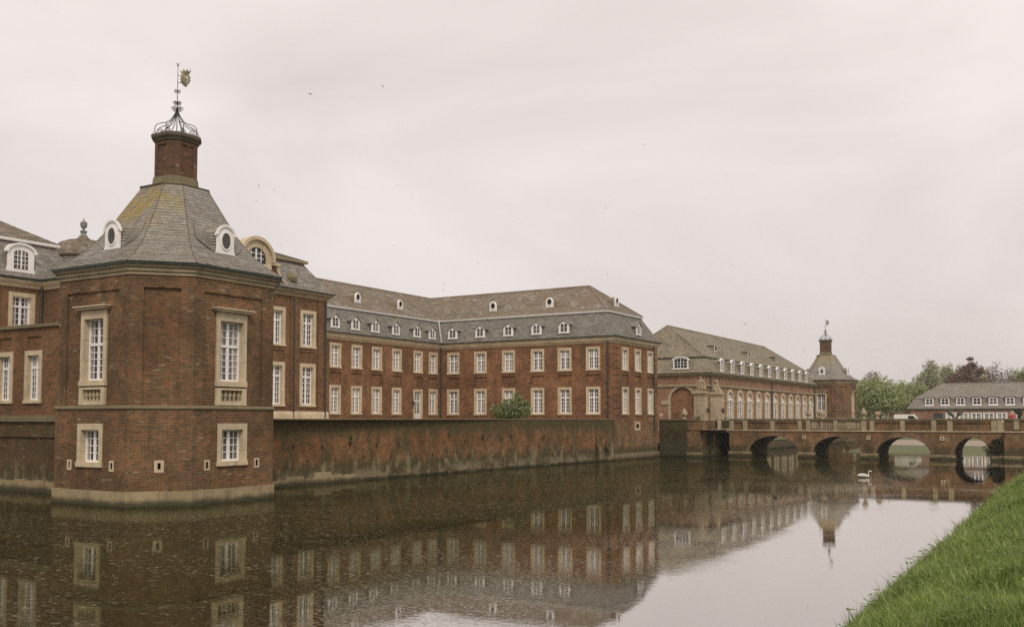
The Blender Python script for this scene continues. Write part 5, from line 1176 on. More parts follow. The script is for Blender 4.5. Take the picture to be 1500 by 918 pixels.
def tree(name, label, x, y, z0, h, w, mat, n=4500, size=.3, trunk=.25, blobs=None, nb=26, cat='tree', group=None, bare=0, crown_low=.22):
    T = thing(name, label, cat, (x, y, z0), 0, group); g = G()
    zc = z0 + h * (crown_low + (1 - crown_low) / 2); R = (w / 2, w / 2, h * (1 - crown_low) / 2)
    B = blobs or clusters((x, y, zc), R, nb)
    g.tube([(x, y, z0 - .3), (x + .1, y, z0 + h * .3), (x - .05, y + .1, z0 + h * .6), (x, y, z0 + h * .9)], [trunk, trunk * .8, trunk * .5, trunk * .12], 7)
    for c, r in B[:14 + bare]:
        s = z0 + h * rng.uniform(.22, .55); g.tube([(x, y, s), ((x + c[0]) / 2 + rng.normal() * .2, (y + c[1]) / 2, (s + c[2]) / 2 + .3), c], [trunk * .4, trunk * .25, .03], 5)
    for _ in range(bare):
        a = rng.uniform(0, 6.28); p = Vector((x, y, z0 + h * rng.uniform(.4, .8))); pts = [p]
        for k in range(4): p = p + Vector((math.cos(a) * w * .075 + rng.normal() * .2, math.sin(a) * w * .075 + rng.normal() * .2, h * .055)); pts.append(p)
        g.tube(pts, [.05, .042, .034, .026, .018], 4)
    part(g, 'trunk', 'bark', T); q = G(); leaves(q, B, n, size); part(q, 'crown', mat, T); return T
M['leaf_green'] = leaf_mat("spring leaf", (0.245, 0.285, 0.11), (0.42, 0.45, 0.19))
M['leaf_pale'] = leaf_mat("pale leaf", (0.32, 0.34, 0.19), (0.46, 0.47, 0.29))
M['leaf_copper'] = leaf_mat("copper leaf", (0.15, 0.075, 0.053), (0.26, 0.14, 0.10))
M['leaf_rust'] = leaf_mat("russet bud leaf", (0.17, 0.11, 0.075), (0.27, 0.18, 0.125))
M['leaf_bush'] = leaf_mat("hawthorn leaf", (0.11, 0.17, 0.045), (0.25, 0.31, 0.09))
M['blossom'] = plain_mat("hawthorn blossom", (0.62, 0.62, 0.45), 0.8)
fwd = Vector((-math.sin(math.radians(31.4)), math.cos(math.radians(31.4)), 0)); rgt = Vector((fwd.y, -fwd.x, 0))
def at(px, dist):                                    # ground point seen in column px at a given distance
    p = fwd * dist + rgt * ((px - 750) / 1430 * dist); return p.x, p.y
def ztop(py, dist): return 4 + (613.5 - py) / 1430 * dist
def park_tree(px, py, dist, wpx, name, label, mat, **k):
    x, y = at(px, dist); z0 = park_z(x, y); return tree(name, label, x, y, z0, ztop(py, dist) - z0, wpx / 1430 * dist, mat, **k)
park_tree(1290, 550, 205, 92, 'round_tree', 'full round light green tree between the distant pavilion and the lodge', 'leaf_green', n=9000, size=.26, nb=38, crown_low=.02, cat='tree')
park_tree(1258, 557, 235, 50, 'park_tree', 'green tree partly hidden by the right side of the distant pavilion', 'leaf_green', n=4500, size=.3, crown_low=.05)
park_tree(1222, 560, 240, 60, 'park_tree', 'tree mostly hidden behind the distant pavilion', 'leaf_green', n=3000, size=.32)
park_tree(1282, 543, 285, 40, 'budding_tree', 'reddish thinly leafed treetop rising above the round green tree', 'leaf_rust', n=2200, size=.25, bare=16)
park_tree(1336, 556, 255, 55, 'park_tree', 'hazy olive tree between the round tree and the tall pale tree', 'leaf_green', n=5000, size=.32, crown_low=.05)
park_tree(1362, 530, 300, 52, 'tall_tree', 'tall pale hazy tree with broad rounded top behind the lodge roof hip', 'leaf_pale', n=8000, size=.34, nb=34, crown_low=.05)
park_tree(1392, 532, 315, 34, 'tall_tree', 'tall pale narrow tree between the rounded pale tree and the copper beech', 'leaf_pale', n=5500, size=.34, crown_low=.05)
park_tree(1412, 536, 320, 26, 'tall_tree', 'pale green tree just behind the left flank of the copper beech', 'leaf_pale', n=3500, size=.34, crown_low=.05)
x, y = at(1425, 255); zt = ztop(515, 255); hh = zt - 2.7
B = []
for k in range(90):
    t = rng.uniform(0, 1) ** 1.25; rad = (1 - t) ** .85 * 7.4 + .15; a = rng.uniform(0, 6.28); rr = rad * rng.uniform(.2, 1); sz = .7 + 1.25 * (1 - t) * rng.uniform(.6, 1.1); B.append(((x + rr * math.cos(a), y + rr * math.sin(a), 2.7 + hh * (.3 + .64 * t)), (sz * 1.1, sz * 1.1, sz * .7)))
tree('copper_beech', 'dark copper-leaved pointed tree standing tallest behind the lodge', x, y, 2.7, hh, 12, 'leaf_copper', n=13000, size=.22, blobs=B, bare=0)
park_tree(1397, 548, 258, 34, 'copper_bush', 'low reddish-leaved tree at the left foot of the copper beech', 'leaf_copper', n=2200, size=.26)
park_tree(1458, 529, 262, 44, 'budding_tree', 'sparse russet tree with bare upper twigs right of the copper beech', 'leaf_rust', n=1500, size=.22, bare=26)
park_tree(1480, 533, 262, 34, 'budding_tree', 'sparse dark-twigged tree near the right edge above the lodge roof', 'leaf_copper', n=900, size=.22, bare=24)
park_tree(1500, 539, 275, 40, 'park_tree', 'green tree at the right edge above the lodge roof', 'leaf_green', n=3500, size=.3)
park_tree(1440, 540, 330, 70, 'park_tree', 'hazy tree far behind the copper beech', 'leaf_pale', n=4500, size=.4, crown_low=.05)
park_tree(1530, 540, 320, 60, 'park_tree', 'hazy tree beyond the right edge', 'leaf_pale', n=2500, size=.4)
g = G(); wb = []
for k in range(60):
    px = 1200 + k * 7.0; d = 380 + rng.uniform(-25, 25); x, y = at(px, d); zz = ztop(rng.uniform(563, 573), d); wb.append(((x, y, zz * .5 + 1), (7, 7, zz * .5)))
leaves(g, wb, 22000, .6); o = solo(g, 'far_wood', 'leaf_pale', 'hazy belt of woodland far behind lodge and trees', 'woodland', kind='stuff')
# hawthorn in front of the court wing
def make_bush():
    x, y, z = -49.2, 80.5, 3.96; T = thing('hawthorn_bush', 'flowering green hawthorn bush behind the moat wall in front of the court wing', 'bush', (x, y, z)); g = G()
    for k in range(9): a = rng.uniform(0, 6.28); g.tube([(x, y, z - .1), (x + math.cos(a) * .5, y + math.sin(a) * .5, z + .7), (x + math.cos(a) * 1.3, y + math.sin(a) * 1.2, z + 1.7)], [.06, .045, .015], 5)
    part(g, 'stems', 'bark', T)
    B = [((x + dx * 1.1, y + dy, z + dz * 1.08), (r * 1.35, r, r * .72)) for dx, dy, dz, r in ((0, 0, .5, .9), (.7, .1, .5, .95), (-.7, 0, .55, .9), (1.1, .1, .9, .75), (-1.35, 0, .85, .62), (.2, 0, 1.15, .85), (.95, 0, 1.5, .6), (-.6, .1, 1.2, .6), (.75, 0, 1.95, .42), (.5, .1, 2.2, .3), (-1.75, 0, 1.0, .4), (1.55, 0, .7, .45), (.35, 0, 1.7, .5), (-1.2, 0, .5, .6), (1.3, 0, 1.35, .4), (-.75, 0, 1.7, .28), (-1.9, 0, 1.25, .2), (-2.15, 0, .95, .16), (1.9, 0, 1.0, .2), (.65, 0, 2.45, .18), (-.25, 0, 1.75, .2), (-1.0, 0, 1.45, .22), (1.5, 0, 1.65, .2))]
    q = G(); leaves(q, B, 4600, .085, up=.6); part(q, 'crown', 'leaf_bush', T)
    q = G(); B2 = [((c[0] - .04, c[1] - .12, c[2] + r[2] * .3), (r[0] * .95, r[1] * .98, r[2] * .8)) for c, r in B]; leaves(q, B2, 650, .05, shell=.97, up=.9); part(q, 'blossom', 'blossom', T)
make_bush()
# ivy and plants growing out of the walls
def clump(name, label, c, r, n, size, mat='leaf_dark', cat='wall plant', group=None):
    g = G(); leaves(g, [(c, r)] + [((c[0] + rng.normal() * r[0] * .5, c[1] + rng.normal() * r[1] * .5, c[2] + rng.normal() * r[2] * .6), (r[0] * .5, r[1] * .5, r[2] * .5)) for _ in range(4)], n, size); g.tube([(c[0] - r[0] * .2, c[1] + r[1] * .2, c[2] - r[2] * .9), c], [.03, .01], 4)
    return solo(g, name, mat, label, cat, group)
clump('ivy', 'dark ivy tuft on top of the moat wall against the corner tower', MWF(2.0, -.1, 3.85), (.55, .35, .5), 420, .07, cat='ivy')
clump('ivy', 'dark ivy hanging down the moat wall beside the corner tower', MWF(1.6, .03, 2.9), (.5, .12, .8), 320, .06, cat='ivy')
clump('wall_plant', 'small green plant rooted in the moat wall above a weep hole, nearest the tower', MWF(12.3, .08, 2.72), (.22, .12, .32), 130, .05, 'leaf_bush')
clump('wall_plant', 'dark moss cushion hanging on the moat wall just before the court wing', MWF(48.4, .08, 1.25), (.5, .12, .6), 320, .07)
clump('wall_plant', 'dark trailing growth low on the wing end of the moat wall', MWF(46.4, .05, 1.5), (.4, .1, 1.1), 260, .06)
for k, (u, z) in enumerate(((27.5, 2.6), (31.5, 2.7), (23.0, 2.85), (36.5, 2.5), (40.8, 2.3))):
    clump('wall_plant', ('leftmost', 'second from left', 'middle', 'second from right', 'rightmost')[(1, 2, 0, 3, 4)[k]] + ' of five small dark weeds growing in the moat wall face', MWF(u, .05, z), (.35, .07, .2), 60, .05, group='weeds on the moat wall face')
clump('ivy', 'dark ivy covering the bridge pier at the near bank', (-9.0, YB0 - .1, 1.35), (.7, .2, .85), 520, .1, cat='ivy')
clump('ivy', 'dark ivy hanging in the gap between abutment and flat span', (-36.4, 100.5, 2.0), (.3, 1.0, 1.2), 420, .1, cat='ivy')
clump('shrub', 'small green shrub at the foot of the taller gate pier', (-38.9, 103.3, 4.1), (.35, .3, .35), 150, .08, 'leaf_bush', 'shrub')

# ================================================================== LODGE
def make_lodge():
    Y = 212.0; x0, x1 = -34.4, 22; T = thing('lodge', 'long low brick lodge with dormered hipped slate roof across the park', 'building', (-10, Y, 2.75)); F = FY(Y); g = G()
    W = dict(ow=2.0, oh=1.9, sw=.16, sill=.1, transom=None, rows_u=0, rows_l=2, cols=2, rec=.15, bar=.07, casing=.12, smat='white')
    us = [-23.7 + 3.45 * i + .9 for i in range(12)]; dx = (-23.6, ) 
    xs = [-31.0 + 3.62 * i for i in range(14)]
    def colx(px): return (Vector((fwd.x, fwd.y)) + Vector((rgt.x, rgt.y)) * ((px - 750) / 1430))
    def xat(px): v = colx(px); return v.x / v.y * Y
    wins = [xat(p) for p in (1395, 1413.5, 1432, 1450.5, 1469.5, 1491)] + [xat(1491) + 2.35 * k for k in range(1, 10)]; dorms = [xat(p) for p in (1363.5, 1386.5, 1409.5, 1433.5, 1457.5, 1482.5)] + [xat(1482.5) + 3.05 * k for k in range(1, 10)]
    dr = xat(1376)
    g.wall(F, x0, x1, 2.3, 6.0, [hole(u, 3.4, W) for u in wins] + [(dr - .9, dr + .9, 2.7, 5.2)]); g.wall(Fr(x0, Y + 11, 0, -1), 0, 11, 2.3, 6.0); part(g, 'wall', 'brick_glass', T)
    for u in wins: window(T, F, u, 3.4, W)
    q = G(); q.fbox(F, dr - .9, dr + .9, -.2, -.1, 2.7, 5.2); part(q, 'door', 'copper', T)
    P = [(x0, Y), (x1, Y), (x1, Y + 11), (x0, Y + 11)]
    q = G(); q.sweep(P, [(0, 5.9), (.35, 5.95), (.37, 6.1), (.2, 6.12)], True); part(q, 'gutter', 'copper', T)
    roof(T, roof_quads(P, [(.35, 6.08), (-.9, 8.1)]), 'slate_lodge', 'slate_lodge', .33, .5, {(0, 2)}, 'mansard')
    roof(T, roof_quads(P, [(-.8, 8.14), (-5.45, 11.25)]), 'slate_lodge', 'slate_lodge', .36, .55, {(0, 2)}, 'upper_roof')
    rr = ring_off(P, -5.45, True, 11.27); q = G(); q.tube([rr[0], rr[1]], .12, 5); part(q, 'ridge', 'slate_lodge', T)
    b = G(); b.extr(LOC, [(-.85, 0), (.85, 0), (.85, 1.55), (-.85, 1.55)], -1.6, -.05); f = G(); f.ring(LOC, [(-.8, 0), (.8, 0), (.8, 1.5), (-.8, 1.5)], [(-.6, .2), (.6, .2), (.6, 1.32), (-.6, 1.32)], -.05, .04); f.box(-.06, .06, -.03, .02, .2, 1.32); f.box(-.6, .6, -.028, .018, .72, .8); f.box(-1.0, 1.0, -.12, .02, -.1, -.001)
    q = G(); q.extr(LOC, [(-.6, .2), (.6, .2), (.6, 1.32), (-.6, 1.32)], -.02, -.01); r = G(); r.extr(LOC, [(-1.0, 1.56), (1.0, 1.56), (1.0, 1.64), (-1.0, 1.64)], -2.0, .15)
    ms = (mesh(b, 'dormer', 'slate_lodge'), mesh(f, 'front', 'white'), mesh(q, 'glass', 'glass'), mesh(r, 'dormer_roof', 'copper'))
    for u in dorms: put_dormer(T, F, u, -.05, 6.75, ms)
    q = G(); q.tube([F(x0 + .2, .12, 6), F(x0 + .2, .12, 2.7)], .09, 5); part(q, 'downpipe', 'iron', T)
    q = G(); q.fbox(F, x0 - 4, x0, -1.0, -.6, 2.3, 5.2); q.fbox(F, x0 - 4.05, x0, -1.1, -.5, 5.2, 5.4); part(q, 'side_wall', 'brick_glass', T)
    # a heart-shaped trained tree and clipped shrub in front
    v = colx(1401) * 1; x, y = v.x / v.y * 206, 206
    T2 = thing('trained_tree', 'small bare V-shaped pollard tree in front of the lodge', 'tree', (x, y, 2.7)); q = G()
    for s in (-1, 1):
        for k in range(5): q.tube([(x, y, 2.6), (x, y, 4.0), (x + s * (.5 + .15 * k), y, 5.0), (x + s * (.75 + .3 * k), y + .1 * k, 6.3 - .12 * k)], [.14, .11, .06, .02], 5)
    part(q, 'trunk', 'bark', T2); q = G(); leaves(q, [((x + s * 1.0, y, 5.5), (.6, .4, .75)) for s in (-1, 1)], 260, .11); part(q, 'crown', 'leaf_bush', T2)
    v = colx(1494); x, y = v.x / v.y * 206, 206
    T3 = tree('clipped_tree', 'small dark green tree in front of the lodge at the right edge', x, y, 2.7, 3.4, 1.6, 'leaf_dark', n=700, size=.14, trunk=.09, nb=8)
make_lodge()

# ================================================================== VAN, PERSON
def make_van():
    d = Vector((fwd.x, fwd.y)) + Vector((rgt.x, rgt.y)) * ((1329 - 750) / 1430); Y = 196.0; x, y = d.x / d.y * Y, Y; z = 2.72
    T = thing('white_van', 'white van parked on the lodge forecourt, only its roof showing above the bridge parapet', 'van', (x, y, z)); F = FY(y)
    o = [(-2.2, .35), (2.3, .35), (2.35, .9), (2.1, 1.3), (1.45, 1.85), (1.15, 2.0), (-1.9, 2.02), (-2.15, 1.9), (-2.25, 1.2)]
    g = G(); g.extr(F, [(x + a, z + b * 1.08) for a, b in o], -1.85, 0); part(g, 'body', 'white', T)
    g = G(); g.extr(F, [(x + a, z + b * 1.08) for a, b in ((.35, 1.15), (1.75, 1.2), (1.25, 1.75), (.35, 1.78))], .002, .02); part(g, 'window', 'glass', T)
    g = G(); g.poly([(x + 2.14, y + .1, z + 1.42), (x + 2.14, y + 1.75, z + 1.42), (x + 1.5, y + 1.7, z + 2.02), (x + 1.5, y + .15, z + 2.02)]); part(g, 'windscreen', 'glass', T)
    for dx in (-1.45, 1.45):
        for dy in (-.02, 1.66):
            g = G(); g.extr(Fr(0, y + dy, 1, 0), arc(x + dx, z + .34, .34, 0, 2 * pi, 16)[:-1], -.2, .02); w = part(g, 'wheel', 'iron', T)
            g = G(); g.extr(Fr(0, y + dy, 1, 0), arc(x + dx, z + .34, .2, 0, 2 * pi, 12)[:-1], .021, .03); sub(g, 'rim', 'zinc', w)
    for dy in (-.12, 1.85): g = G(); g.box(x + 1.35, x + 1.5, y + dy - .1, y + dy + .1, z + 1.25, z + 1.5); part(g, 'mirror', 'iron', T)
make_van()
M['skin'] = plain_mat("skin", (0.48, 0.30, 0.22), 0.6); M['coat'] = plain_mat("red jacket", (0.42, 0.06, 0.055), 0.8); M['trouser'] = plain_mat("dark trousers", (0.03, 0.032, 0.04), 0.85); M['hair'] = plain_mat("fair hair", (0.55, 0.45, 0.30), 0.7)
def make_person():
    d = Vector((fwd.x, fwd.y)) + Vector((rgt.x, rgt.y)) * ((1485 - 750) / 1430); Y = 104.6; x, y, z = d.x / d.y * Y, Y, 3.0
    J = [((x, y, z + .92), (.16, .12)), ((x, y, z + 1.15), (.15, .11)), ((x, y, z + 1.36), (.18, .12)), ((x, y, z + 1.48), .06), ((x, y - .02, z + 1.58), .095), ((x, y - .02, z + 1.68), .075),
         ((x - .09, y, z + .84), .10), ((x - .10, y - .05, z + .46), .07), ((x - .10, y + .06, z + .07), .045), ((x - .10, y - .10, z + .04), .04), ((x + .09, y, z + .84), .10), ((x + .10, y + .03, z + .46), .07), ((x + .10, y + .14, z + .07), .045), ((x + .10, y - .02, z + .04), .04),
         ((x - .2, y, z + 1.38), .065), ((x - .25, y + .03, z + 1.12), .05), ((x - .22, y - .08, z + .88), .035), ((x + .2, y, z + 1.38), .065), ((x + .25, y + .02, z + 1.12), .05), ((x + .22, y - .1, z + .9), .035)]
    Ed = [(0, 1), (1, 2), (2, 3), (3, 4), (4, 5), (0, 6), (6, 7), (7, 8), (8, 9), (0, 10), (10, 11), (11, 12), (12, 13), (2, 14), (14, 15), (15, 16), (2, 17), (17, 18), (18, 19)]
    o = skin_body('person', J, Ed, 'skin', 2); tag(o, 'person in red jacket with fair hair walking on the bridge at the right edge', 'person')
    def kid(n, g, m): c = part(g, n, m, None, True); c.parent = o; return c
    g = G(); loft(g, [(x, y, z + .78), (x, y, z + 1.0), (x, y, z + 1.3), (x, y, z + 1.44), (x, y, z + 1.49)], [(.21, .17), (.19, .155), (.22, .165), (.17, .13), (.075, .075)], 12)
    for s in (-1, 1): loft(g, [(x + s * .17, y, z + 1.42), (x + s * .25, y + .02, z + 1.28), (x + s * .275, y + .03, z + 1.1), (x + s * .24, y - .07, z + .93)], [.08, .085, .07, .055], 8)
    kid('jacket', g, 'coat')
    g = G()
    for s, k in ((-1, 0), (1, 1)): loft(g, [(x + s * .09, y, z + .9), (x + s * .10, y - .05 + .08 * k, z + .48), (x + s * .10, y + .06 + .08 * k, z + .1)], [.125, .09, .07], 8)
    kid('trousers', g, 'trouser')
    g = G(); loft(g, [(x, y + .04, z + 1.50), (x, y + .03, z + 1.6), (x, y + .01, z + 1.70), (x, y, z + 1.76)], [(.10, .08), (.115, .10), (.105, .10), (.04, .05)], 12); kid('hair', g, 'hair')
make_person()

# ================================================================== SWAN, DUCK, BIRDS
M['feather'] = plain_mat("white feathers", (0.80, 0.76, 0.70), 0.75, var=0.08, nscale=20); M['beak'] = plain_mat("orange beak", (0.45, 0.16, 0.03), 0.5); M['duckfeather'] = plain_mat("dark feathers", (0.022, 0.02, 0.016), 0.7)
def make_swan():
    d = Vector((fwd.x, fwd.y)) + Vector((rgt.x, rgt.y)) * ((1266.5 - 750) / 1430); dist = 4 * 1420 / (698.3 - 613.5); x, y = d.x * dist, d.y * dist
    g = G()
    pts = [(-.62, 0, .26), (-.52, 0, .22), (-.36, 0, .19), (-.12, 0, .20), (.10, 0, .18), (.26, 0, .17), (.34, 0, .28), (.33, 0, .42), (.30, 0, .55), (.31, 0, .66), (.38, 0, .74), (.46, 0, .745), (.53, 0, .69), (.555, 0, .62), (.56, 0, .55)]
    rad = [(.03, .02), (.11, .07), (.20, .15), (.25, .21), (.23, .20), (.13, .13), (.075, .08), (.058, .06), (.05, .052), (.048, .05), (.046, .047), (.046, .047), (.05, .05), (.056, .056), (.034, .034)]
    loft(g, pts, rad, 12); o = solo(g, 'swan', 'feather', 'white swan preening on the water before the bridge', 'swan', None, True, (x, y, 0), math.radians(31.4)); add_sub(o, 1); o.scale = (.84, .84, .62)
    q = G()
    for s in (-1, 1): loft(q, [(.16, s * .17, .26), (-.02, s * .21, .33), (-.25, s * .19, .34), (-.46, s * .11, .30), (-.58, s * .05, .27)], [(.04, .07), (.07, .12), (.07, .11), (.05, .07), (.015, .02)], 8)
    w = link('wings', mesh(q, 'wings', 'feather', True), o); add_sub(w, 1)
    q = G(); loft(q, [(.56, 0, .56), (.558, 0, .50), (.555, 0, .455)], [(.028, .026), (.02, .018), (.008, .008)], 8); link('beak', mesh(q, 'beak', 'beak', True), o)
    q = G(); [q.lathe((.57, s * .052, .60), [(.002, -.009), (.009, 0), (.002, .009)], 6) for s in (-1, 1)]; link('eyes', mesh(q, 'eyes', 'dark'), o)
make_swan()
def make_duck():
    d = Vector((fwd.x, fwd.y)) + Vector((rgt.x, rgt.y)) * ((1135.5 - 750) / 1430); dist = 4 * 1420 / (727.5 - 613.5); x, y = d.x * dist, d.y * dist; g = G()
    loft(g, [(-.24, 0, .10), (-.17, 0, .08), (-.04, 0, .07), (.09, 0, .07), (.14, 0, .12), (.145, 0, .19), (.17, 0, .235), (.21, 0, .225)], [(.015, .012), (.07, .05), (.10, .085), (.075, .075), (.04, .042), (.035, .038), (.042, .042), (.022, .02)], 10)
    o = solo(g, 'coot', 'duckfeather', 'small dark waterbird swimming among the orangery reflections', 'waterbird', None, True, (x, y, 0), math.radians(31.4)); add_sub(o, 1); o.scale = (.6, .6, .6)
    q = G(); loft(q, [(.215, 0, .222), (.25, 0, .212)], [(.015, .012), (.006, .004)], 6); link('beak', mesh(q, 'beak', 'offwhite', True), o)
make_duck()
def make_birds():
    g = G(); loft(g, [(-.10, 0, 0), (-.05, 0, 0), (.02, 0, .002), (.07, 0, .005), (.095, 0, .004)], [(.012, .004), (.018, .014), (.024, .02), (.016, .016), (.004, .004)], 8)
    bm_ = mesh(g, 'swallow', 'duckfeather', True); w = G()
    for s in (-1, 1):
        t = [(.05, s * .015, .008), (.045, s * .09, .04), (-.01, s * .20, .02), (-.035, s * .10, .03), (-.03, s * .015, .006)]; t = t if s > 0 else t[::-1]; w.poly(t); w.poly([(a, b, c - .006) for a, b, c in t[::-1]])
    wm = mesh(w, 'wings', 'duckfeather'); tl = G()
    for s in (-1, 1): tl.poly([(-.09, 0, 0), (-.17, s * .045, 0), (-.11, s * .012, 0)]); tl.poly([(-.09, 0, -.004), (-.11, s * .012, -.004), (-.17, s * .045, -.004)])
    tm = mesh(tl, 'tail', 'duckfeather')
    M3 = Matrix.Rotation(cam.rotation_euler[2], 3, 'Z') @ Matrix.Rotation(cam.rotation_euler[0], 3, 'X')
    birds = ((379, 272, 62, 'topmost of the three swallows right of the tower turret'), (401, 279, 75, 'rightmost of the three swallows right of the tower turret'), (376, 294, 85, 'lowest of the three swallows right of the tower turret'),
             (411, 359, 80, 'swallow just above the curved gable of the pavilion'), (454, 138, 42, 'large dark swallow in the sky between weather vane and picture centre'), (561, 127, 55, 'highest swallow in the sky above the court wing'),
             (582, 272, 80, 'upper of two close swallows high above the long front of the court wing'), (603, 290, 95, 'lower of two close swallows high above the long front of the court wing'), (577, 360, 70, 'swallow low over the roof of the long court wing front'),
             (887, 305, 72, 'dark swallow high above the hipped end of the court wing roof'), (943, 212, 68, 'small swallow highest above the gap between court wing and orangery'), (700, 386, 80, 'swallow close above the ridge near the inner corner of the court wing'),
             (651, 416, 85, 'upper of two tiny swallows just above the inner roof corner'), (650, 425, 95, 'lower of two tiny swallows just above the inner roof corner'), (890, 403, 75, 'swallow just above the roof hip at the end of the court wing'),
             (1092, 475, 62, 'swallow close above the middle of the orangery roof'), (1177, 515, 66, 'swallow between orangery roof end and distant pavilion turret'), (817, 399, 85, 'swallow just above the ridge of the court wing left of its hip'),
             (1114, 340, 95, 'faint swallow high above the orangery roof, the higher of two'), (1071, 388, 95, 'faint swallow high above the orangery roof, the lower of two'))
    for px, py, dist, lab in birds:
        p = Vector(cam.location) + M3 @ (Vector(((px - 750) / 1424, (536.5 - py) / 1424, -1)) * dist * 1.0)
        o = link('swallow', bm_, None, p); o.rotation_euler = (random.uniform(-.6, .6), random.uniform(-.3, .3), random.uniform(0, 6.28)); tag(o, lab, 'bird', 'swallows over the moat'); o.scale = (.6, .6, .6); link('wings', wm, o); link('tail', tm, o)
make_birds()

# ================================================================== GRASS ON THE BANK
def grass_mat():
    t = NT("grass blades"); a = t.nd("Attribute", attribute_name='tint'); g = t.n.new("ShaderNodeNewGeometry")
    n = t.noise(g.outputs['Position'], 0.9, 4, 0.6)
    c = t.mix(a.outputs['Fac'], (0.115, 0.195, 0.038), (0.37, 0.45, 0.12)); c = t.mix(t.ramp(n, .4, .7, 0, .45), c, (0.075, 0.12, 0.028)); c = t.mix(t.ramp(a.outputs['Fac'], .955, .965), c, (0.30, 0.26, 0.14))
    d = t.nd("BsdfDiffuse"); t.put(d.inputs[0], c); tr = t.nd("BsdfTranslucent"); t.put(tr.inputs[0], c); m = t.nd("MixShader"); m.inputs[0].default_value = .35; t.l.new(d.outputs[0], m.inputs[1]); t.l.new(tr.outputs[0], m.inputs[2])
    gl = t.nd("BsdfGlossy"); gl.inputs['Roughness'].default_value = .4; gl.inputs[0].default_value = (.8, .8, .7, 1); m2 = t.nd("MixShader"); m2.inputs[0].default_value = .04; t.l.new(m.outputs[0], m2.inputs[1]); t.l.new(gl.outputs[0], m2.inputs[2]); t.l.new(m2.outputs[0], t.out.inputs[0]); return t.m
M['grass'] = grass_mat()
def make_grass():
    V, Fq, Ft, T_ = [], [], [], []; base = 0; faces = []
    vs_, fs_, tints = [], [], []
    for (y0, y1, dens, hmin, hmax, wd) in ((7.5, 13, 2000, .10, .28, .0045), (13, 20, 1300, .10, .28, .0055), (20, 32, 650, .11, .29, .008), (32, 50, 300, .12, .30, .012), (50, 100, 110, .14, .32, .022)):
        n = int((y1 - y0) * 6.2 * dens); x = rng.uniform(-5.25, .95, n); y = rng.uniform(y0, y1, n)
        # tufts: pull part of the blades towards tuft centres
        nt = n // 14; tx, ty = rng.uniform(-5.2, .95, nt), rng.uniform(y0, y1, nt); k = rng.integers(0, nt, n); pull = rng.random(n) < .6; sc = .05 + wd * 5
        x = np.where(pull, tx[k] + rng.normal(0, sc, n), x); y = np.where(pull, ty[k] + rng.normal(0, sc, n), y)
        z = np.array([bank_z(a, b) for a, b in zip(x, y)]); ok = z > -.03; x, y, z, k, pull = x[ok], y[ok], z[ok], k[ok], pull[ok]; n = len(x)
        tv = rng.random(nt); hl = np.where(pull, .6 + .8 * tv[k], 1.0)
        patch = .5 + .5 * np.sin(x * 1.3 + 1.7 * np.sin(y * .55)) * np.sin(y * .8 + x * .4)
        h = rng.uniform(hmin, hmax, n) * hl * (.35 + 1.3 * patch ** 1.5) * np.where(rng.random(n) < .03, 1.7, 1); a = rng.uniform(0, 2 * pi, n); ln = rng.uniform(.15, .75, n) * h; la = rng.uniform(0, 2 * pi, n)
        lx, ly = np.cos(la) * ln - .10 * h, np.sin(la) * ln; dx, dy = np.cos(a) * wd * rng.uniform(.7, 1.5, n), np.sin(a) * wd * rng.uniform(.7, 1.5, n)
        P0 = np.stack([x - dx, y - dy, z - .03], 1); P1 = np.stack([x + dx, y + dy, z - .03], 1)
        Q0 = np.stack([x - dx * .8 + lx * .35, y - dy * .8 + ly * .35, z + h * .62], 1); Q1 = np.stack([x + dx * .8 + lx * .35, y + dy * .8 + ly * .35, z + h * .62], 1); R = np.stack([x + lx, y + ly, z + h * .95], 1)
        vv = np.stack([P0, P1, Q0, Q1, R], 1).reshape(-1, 3); vs_.append(vv); idx = base + np.arange(n) * 5; fs_.append((idx,)); base += n * 5
        tt = np.clip(np.where(pull, tv[k] * .55 + rng.random(n) * .4, rng.random(n)), 0, 1); tints.append(np.repeat(tt, 5))
    V = np.concatenate(vs_).astype(np.float32); I = np.concatenate([f[0] for f in fs_]); tint = np.concatenate(tints).astype(np.float32); n = len(I)
    me = bpy.data.meshes.new('grass'); me.vertices.add(len(V)); me.vertices.foreach_set('co', V.ravel())
    loops = np.stack([I, I + 1, I + 3, I + 2, I + 2, I + 3, I + 4], 1).ravel().astype(np.int32); me.loops.add(len(loops)); me.loops.foreach_set('vertex_index', loops)
    ls = np.stack([np.arange(n) * 7, np.arange(n) * 7 + 4], 1).ravel().astype(np.int32); me.polygons.add(2 * n); me.polygons.foreach_set('loop_start', ls)
    at_ = me.attributes.new('tint', 'FLOAT', 'POINT'); at_.data.foreach_set('value', tint); me.materials.append(M['grass']); me.update(calc_edges=True); me.validate()
    o = link('grass', me); tag(o, 'long tufted green grass covering the near moat bank', 'grass', kind='stuff')
make_grass()
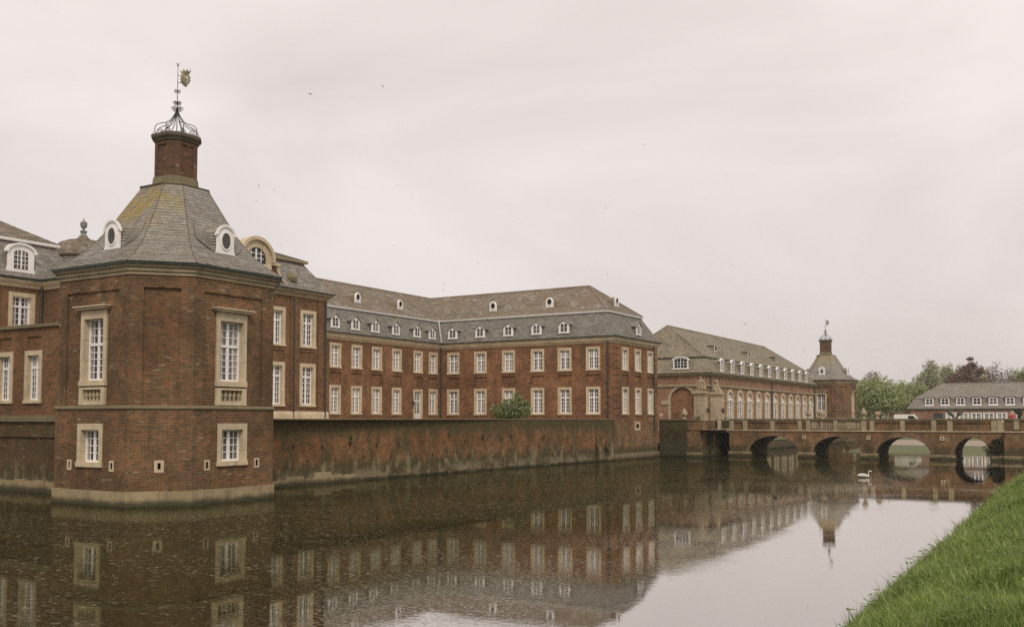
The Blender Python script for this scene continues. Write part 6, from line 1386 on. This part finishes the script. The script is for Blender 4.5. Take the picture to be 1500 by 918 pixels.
def make_weeds():
    g = G(); n = 0
    spots = [(-2.6, 18.5, 1.0, 260), (-1.9, 20.5, 1.0, 240), (-3.2, 17.5, .6, 120), (-1.2, 15.5, .8, 170), (-2.2, 25, 1.0, 200), (-3.6, 24, .7, 120), (-4.5, 21, .4, 60), (-3.9, 14, .4, 80), (-1.6, 12.5, .5, 110), (-2.9, 33, 1.2, 160), (-4.4, 30, .5, 60)]
    for x, y, r, m in spots:
        for _ in range(m):
            px, py = x + rng.normal() * r * .5, y + rng.normal() * r * .8; z = bank_z(px, py)
            if z < 0: continue
            hh = rng.uniform(.12, .42); a = rng.uniform(0, 6.28); s = rng.uniform(.035, .075); d = Vector((math.cos(a), math.sin(a), rng.uniform(-.3, .35))).normalized(); t = d.cross(Vector((0, 0, 1))).normalized() * s * .55; p = Vector((px, py, z + hh)); g.poly([p, p + d * s + t, p + d * s * 2.3, p + d * s - t])
    dry = G()
    for _ in range(70):
        px, py = rng.uniform(-4.6, -.3), 9 + 40 * rng.random() ** 2; z = bank_z(px, py)
        if z < 0: continue
        hh = rng.uniform(.25, .6); a = rng.uniform(0, 6.28); l = rng.uniform(.1, .5) * hh; dry.tube([(px, py, z - .02), (px + math.cos(a) * l * .4, py + math.sin(a) * l * .4, z + hh * .6), (px + math.cos(a) * l, py + math.sin(a) * l, z + hh)], [.005, .004, .002], 3)
    fr_ = G()
    for _ in range(150):
        py = 10 + 62 * rng.random() ** 1.5; e = -3.97 - 0.68 * max(0, min(1, (py - 16) / 30)) + rng.uniform(-.12, .35); n_ = rng.integers(5, 16); hh0 = rng.uniform(.15, .5); wd = .004 + py * .00022
        for _k in range(n_):
            px, pyy = e + rng.normal() * .08, py + rng.normal() * .12; z = max(-.02, bank_z(px, pyy)); hh = hh0 * rng.uniform(.5, 1.2); a = rng.uniform(0, 6.28); l = rng.uniform(.1, .6) * hh; p = Vector((px, pyy, z - .03)); d = Vector((math.cos(a) * l - .08 * hh, math.sin(a) * l, hh)); t_ = Vector((.85, .52, 0)) * wd
            fr_.poly([p - t_, p + t_, p + d * .6 + t_ * .7, p + d, p + d * .6 - t_ * .7])
    solo(fr_, 'waterside_plants', 'leaf_fringe', 'ragged fringe of sedge and dock along the waterline of the bank', 'sedge', kind='stuff')
    solo(dry, 'dry_stalks', 'straw', 'pale dead stalks standing among the bank grass', 'stalks', kind='stuff')
    solo(g, 'weeds', 'leaf_bush', 'patches of dark broad-leaved weeds among the bank grass', 'weeds', kind='stuff')
make_weeds()

# ================================================================== AIR
def make_haze():
    m = bpy.data.materials.new('haze'); m.use_nodes = True; n, l = m.node_tree.nodes, m.node_tree.links; n.clear(); o = n.new('ShaderNodeOutputMaterial'); v = n.new('ShaderNodeVolumePrincipled')
    v.inputs['Color'].default_value = (0.93, 0.88, 0.85, 1); v.inputs['Density'].default_value = 0.00026; v.inputs['Anisotropy'].default_value = 0.2; l.new(v.outputs[0], o.inputs['Volume'])
    g = G(); g.box(-440, 290, -100, 660, -4.5, 27); b = solo(g, 'haze', m, None, None); b['kind'] = 'stuff'; b['label'] = 'thin grey morning haze over moat and park'
make_haze()
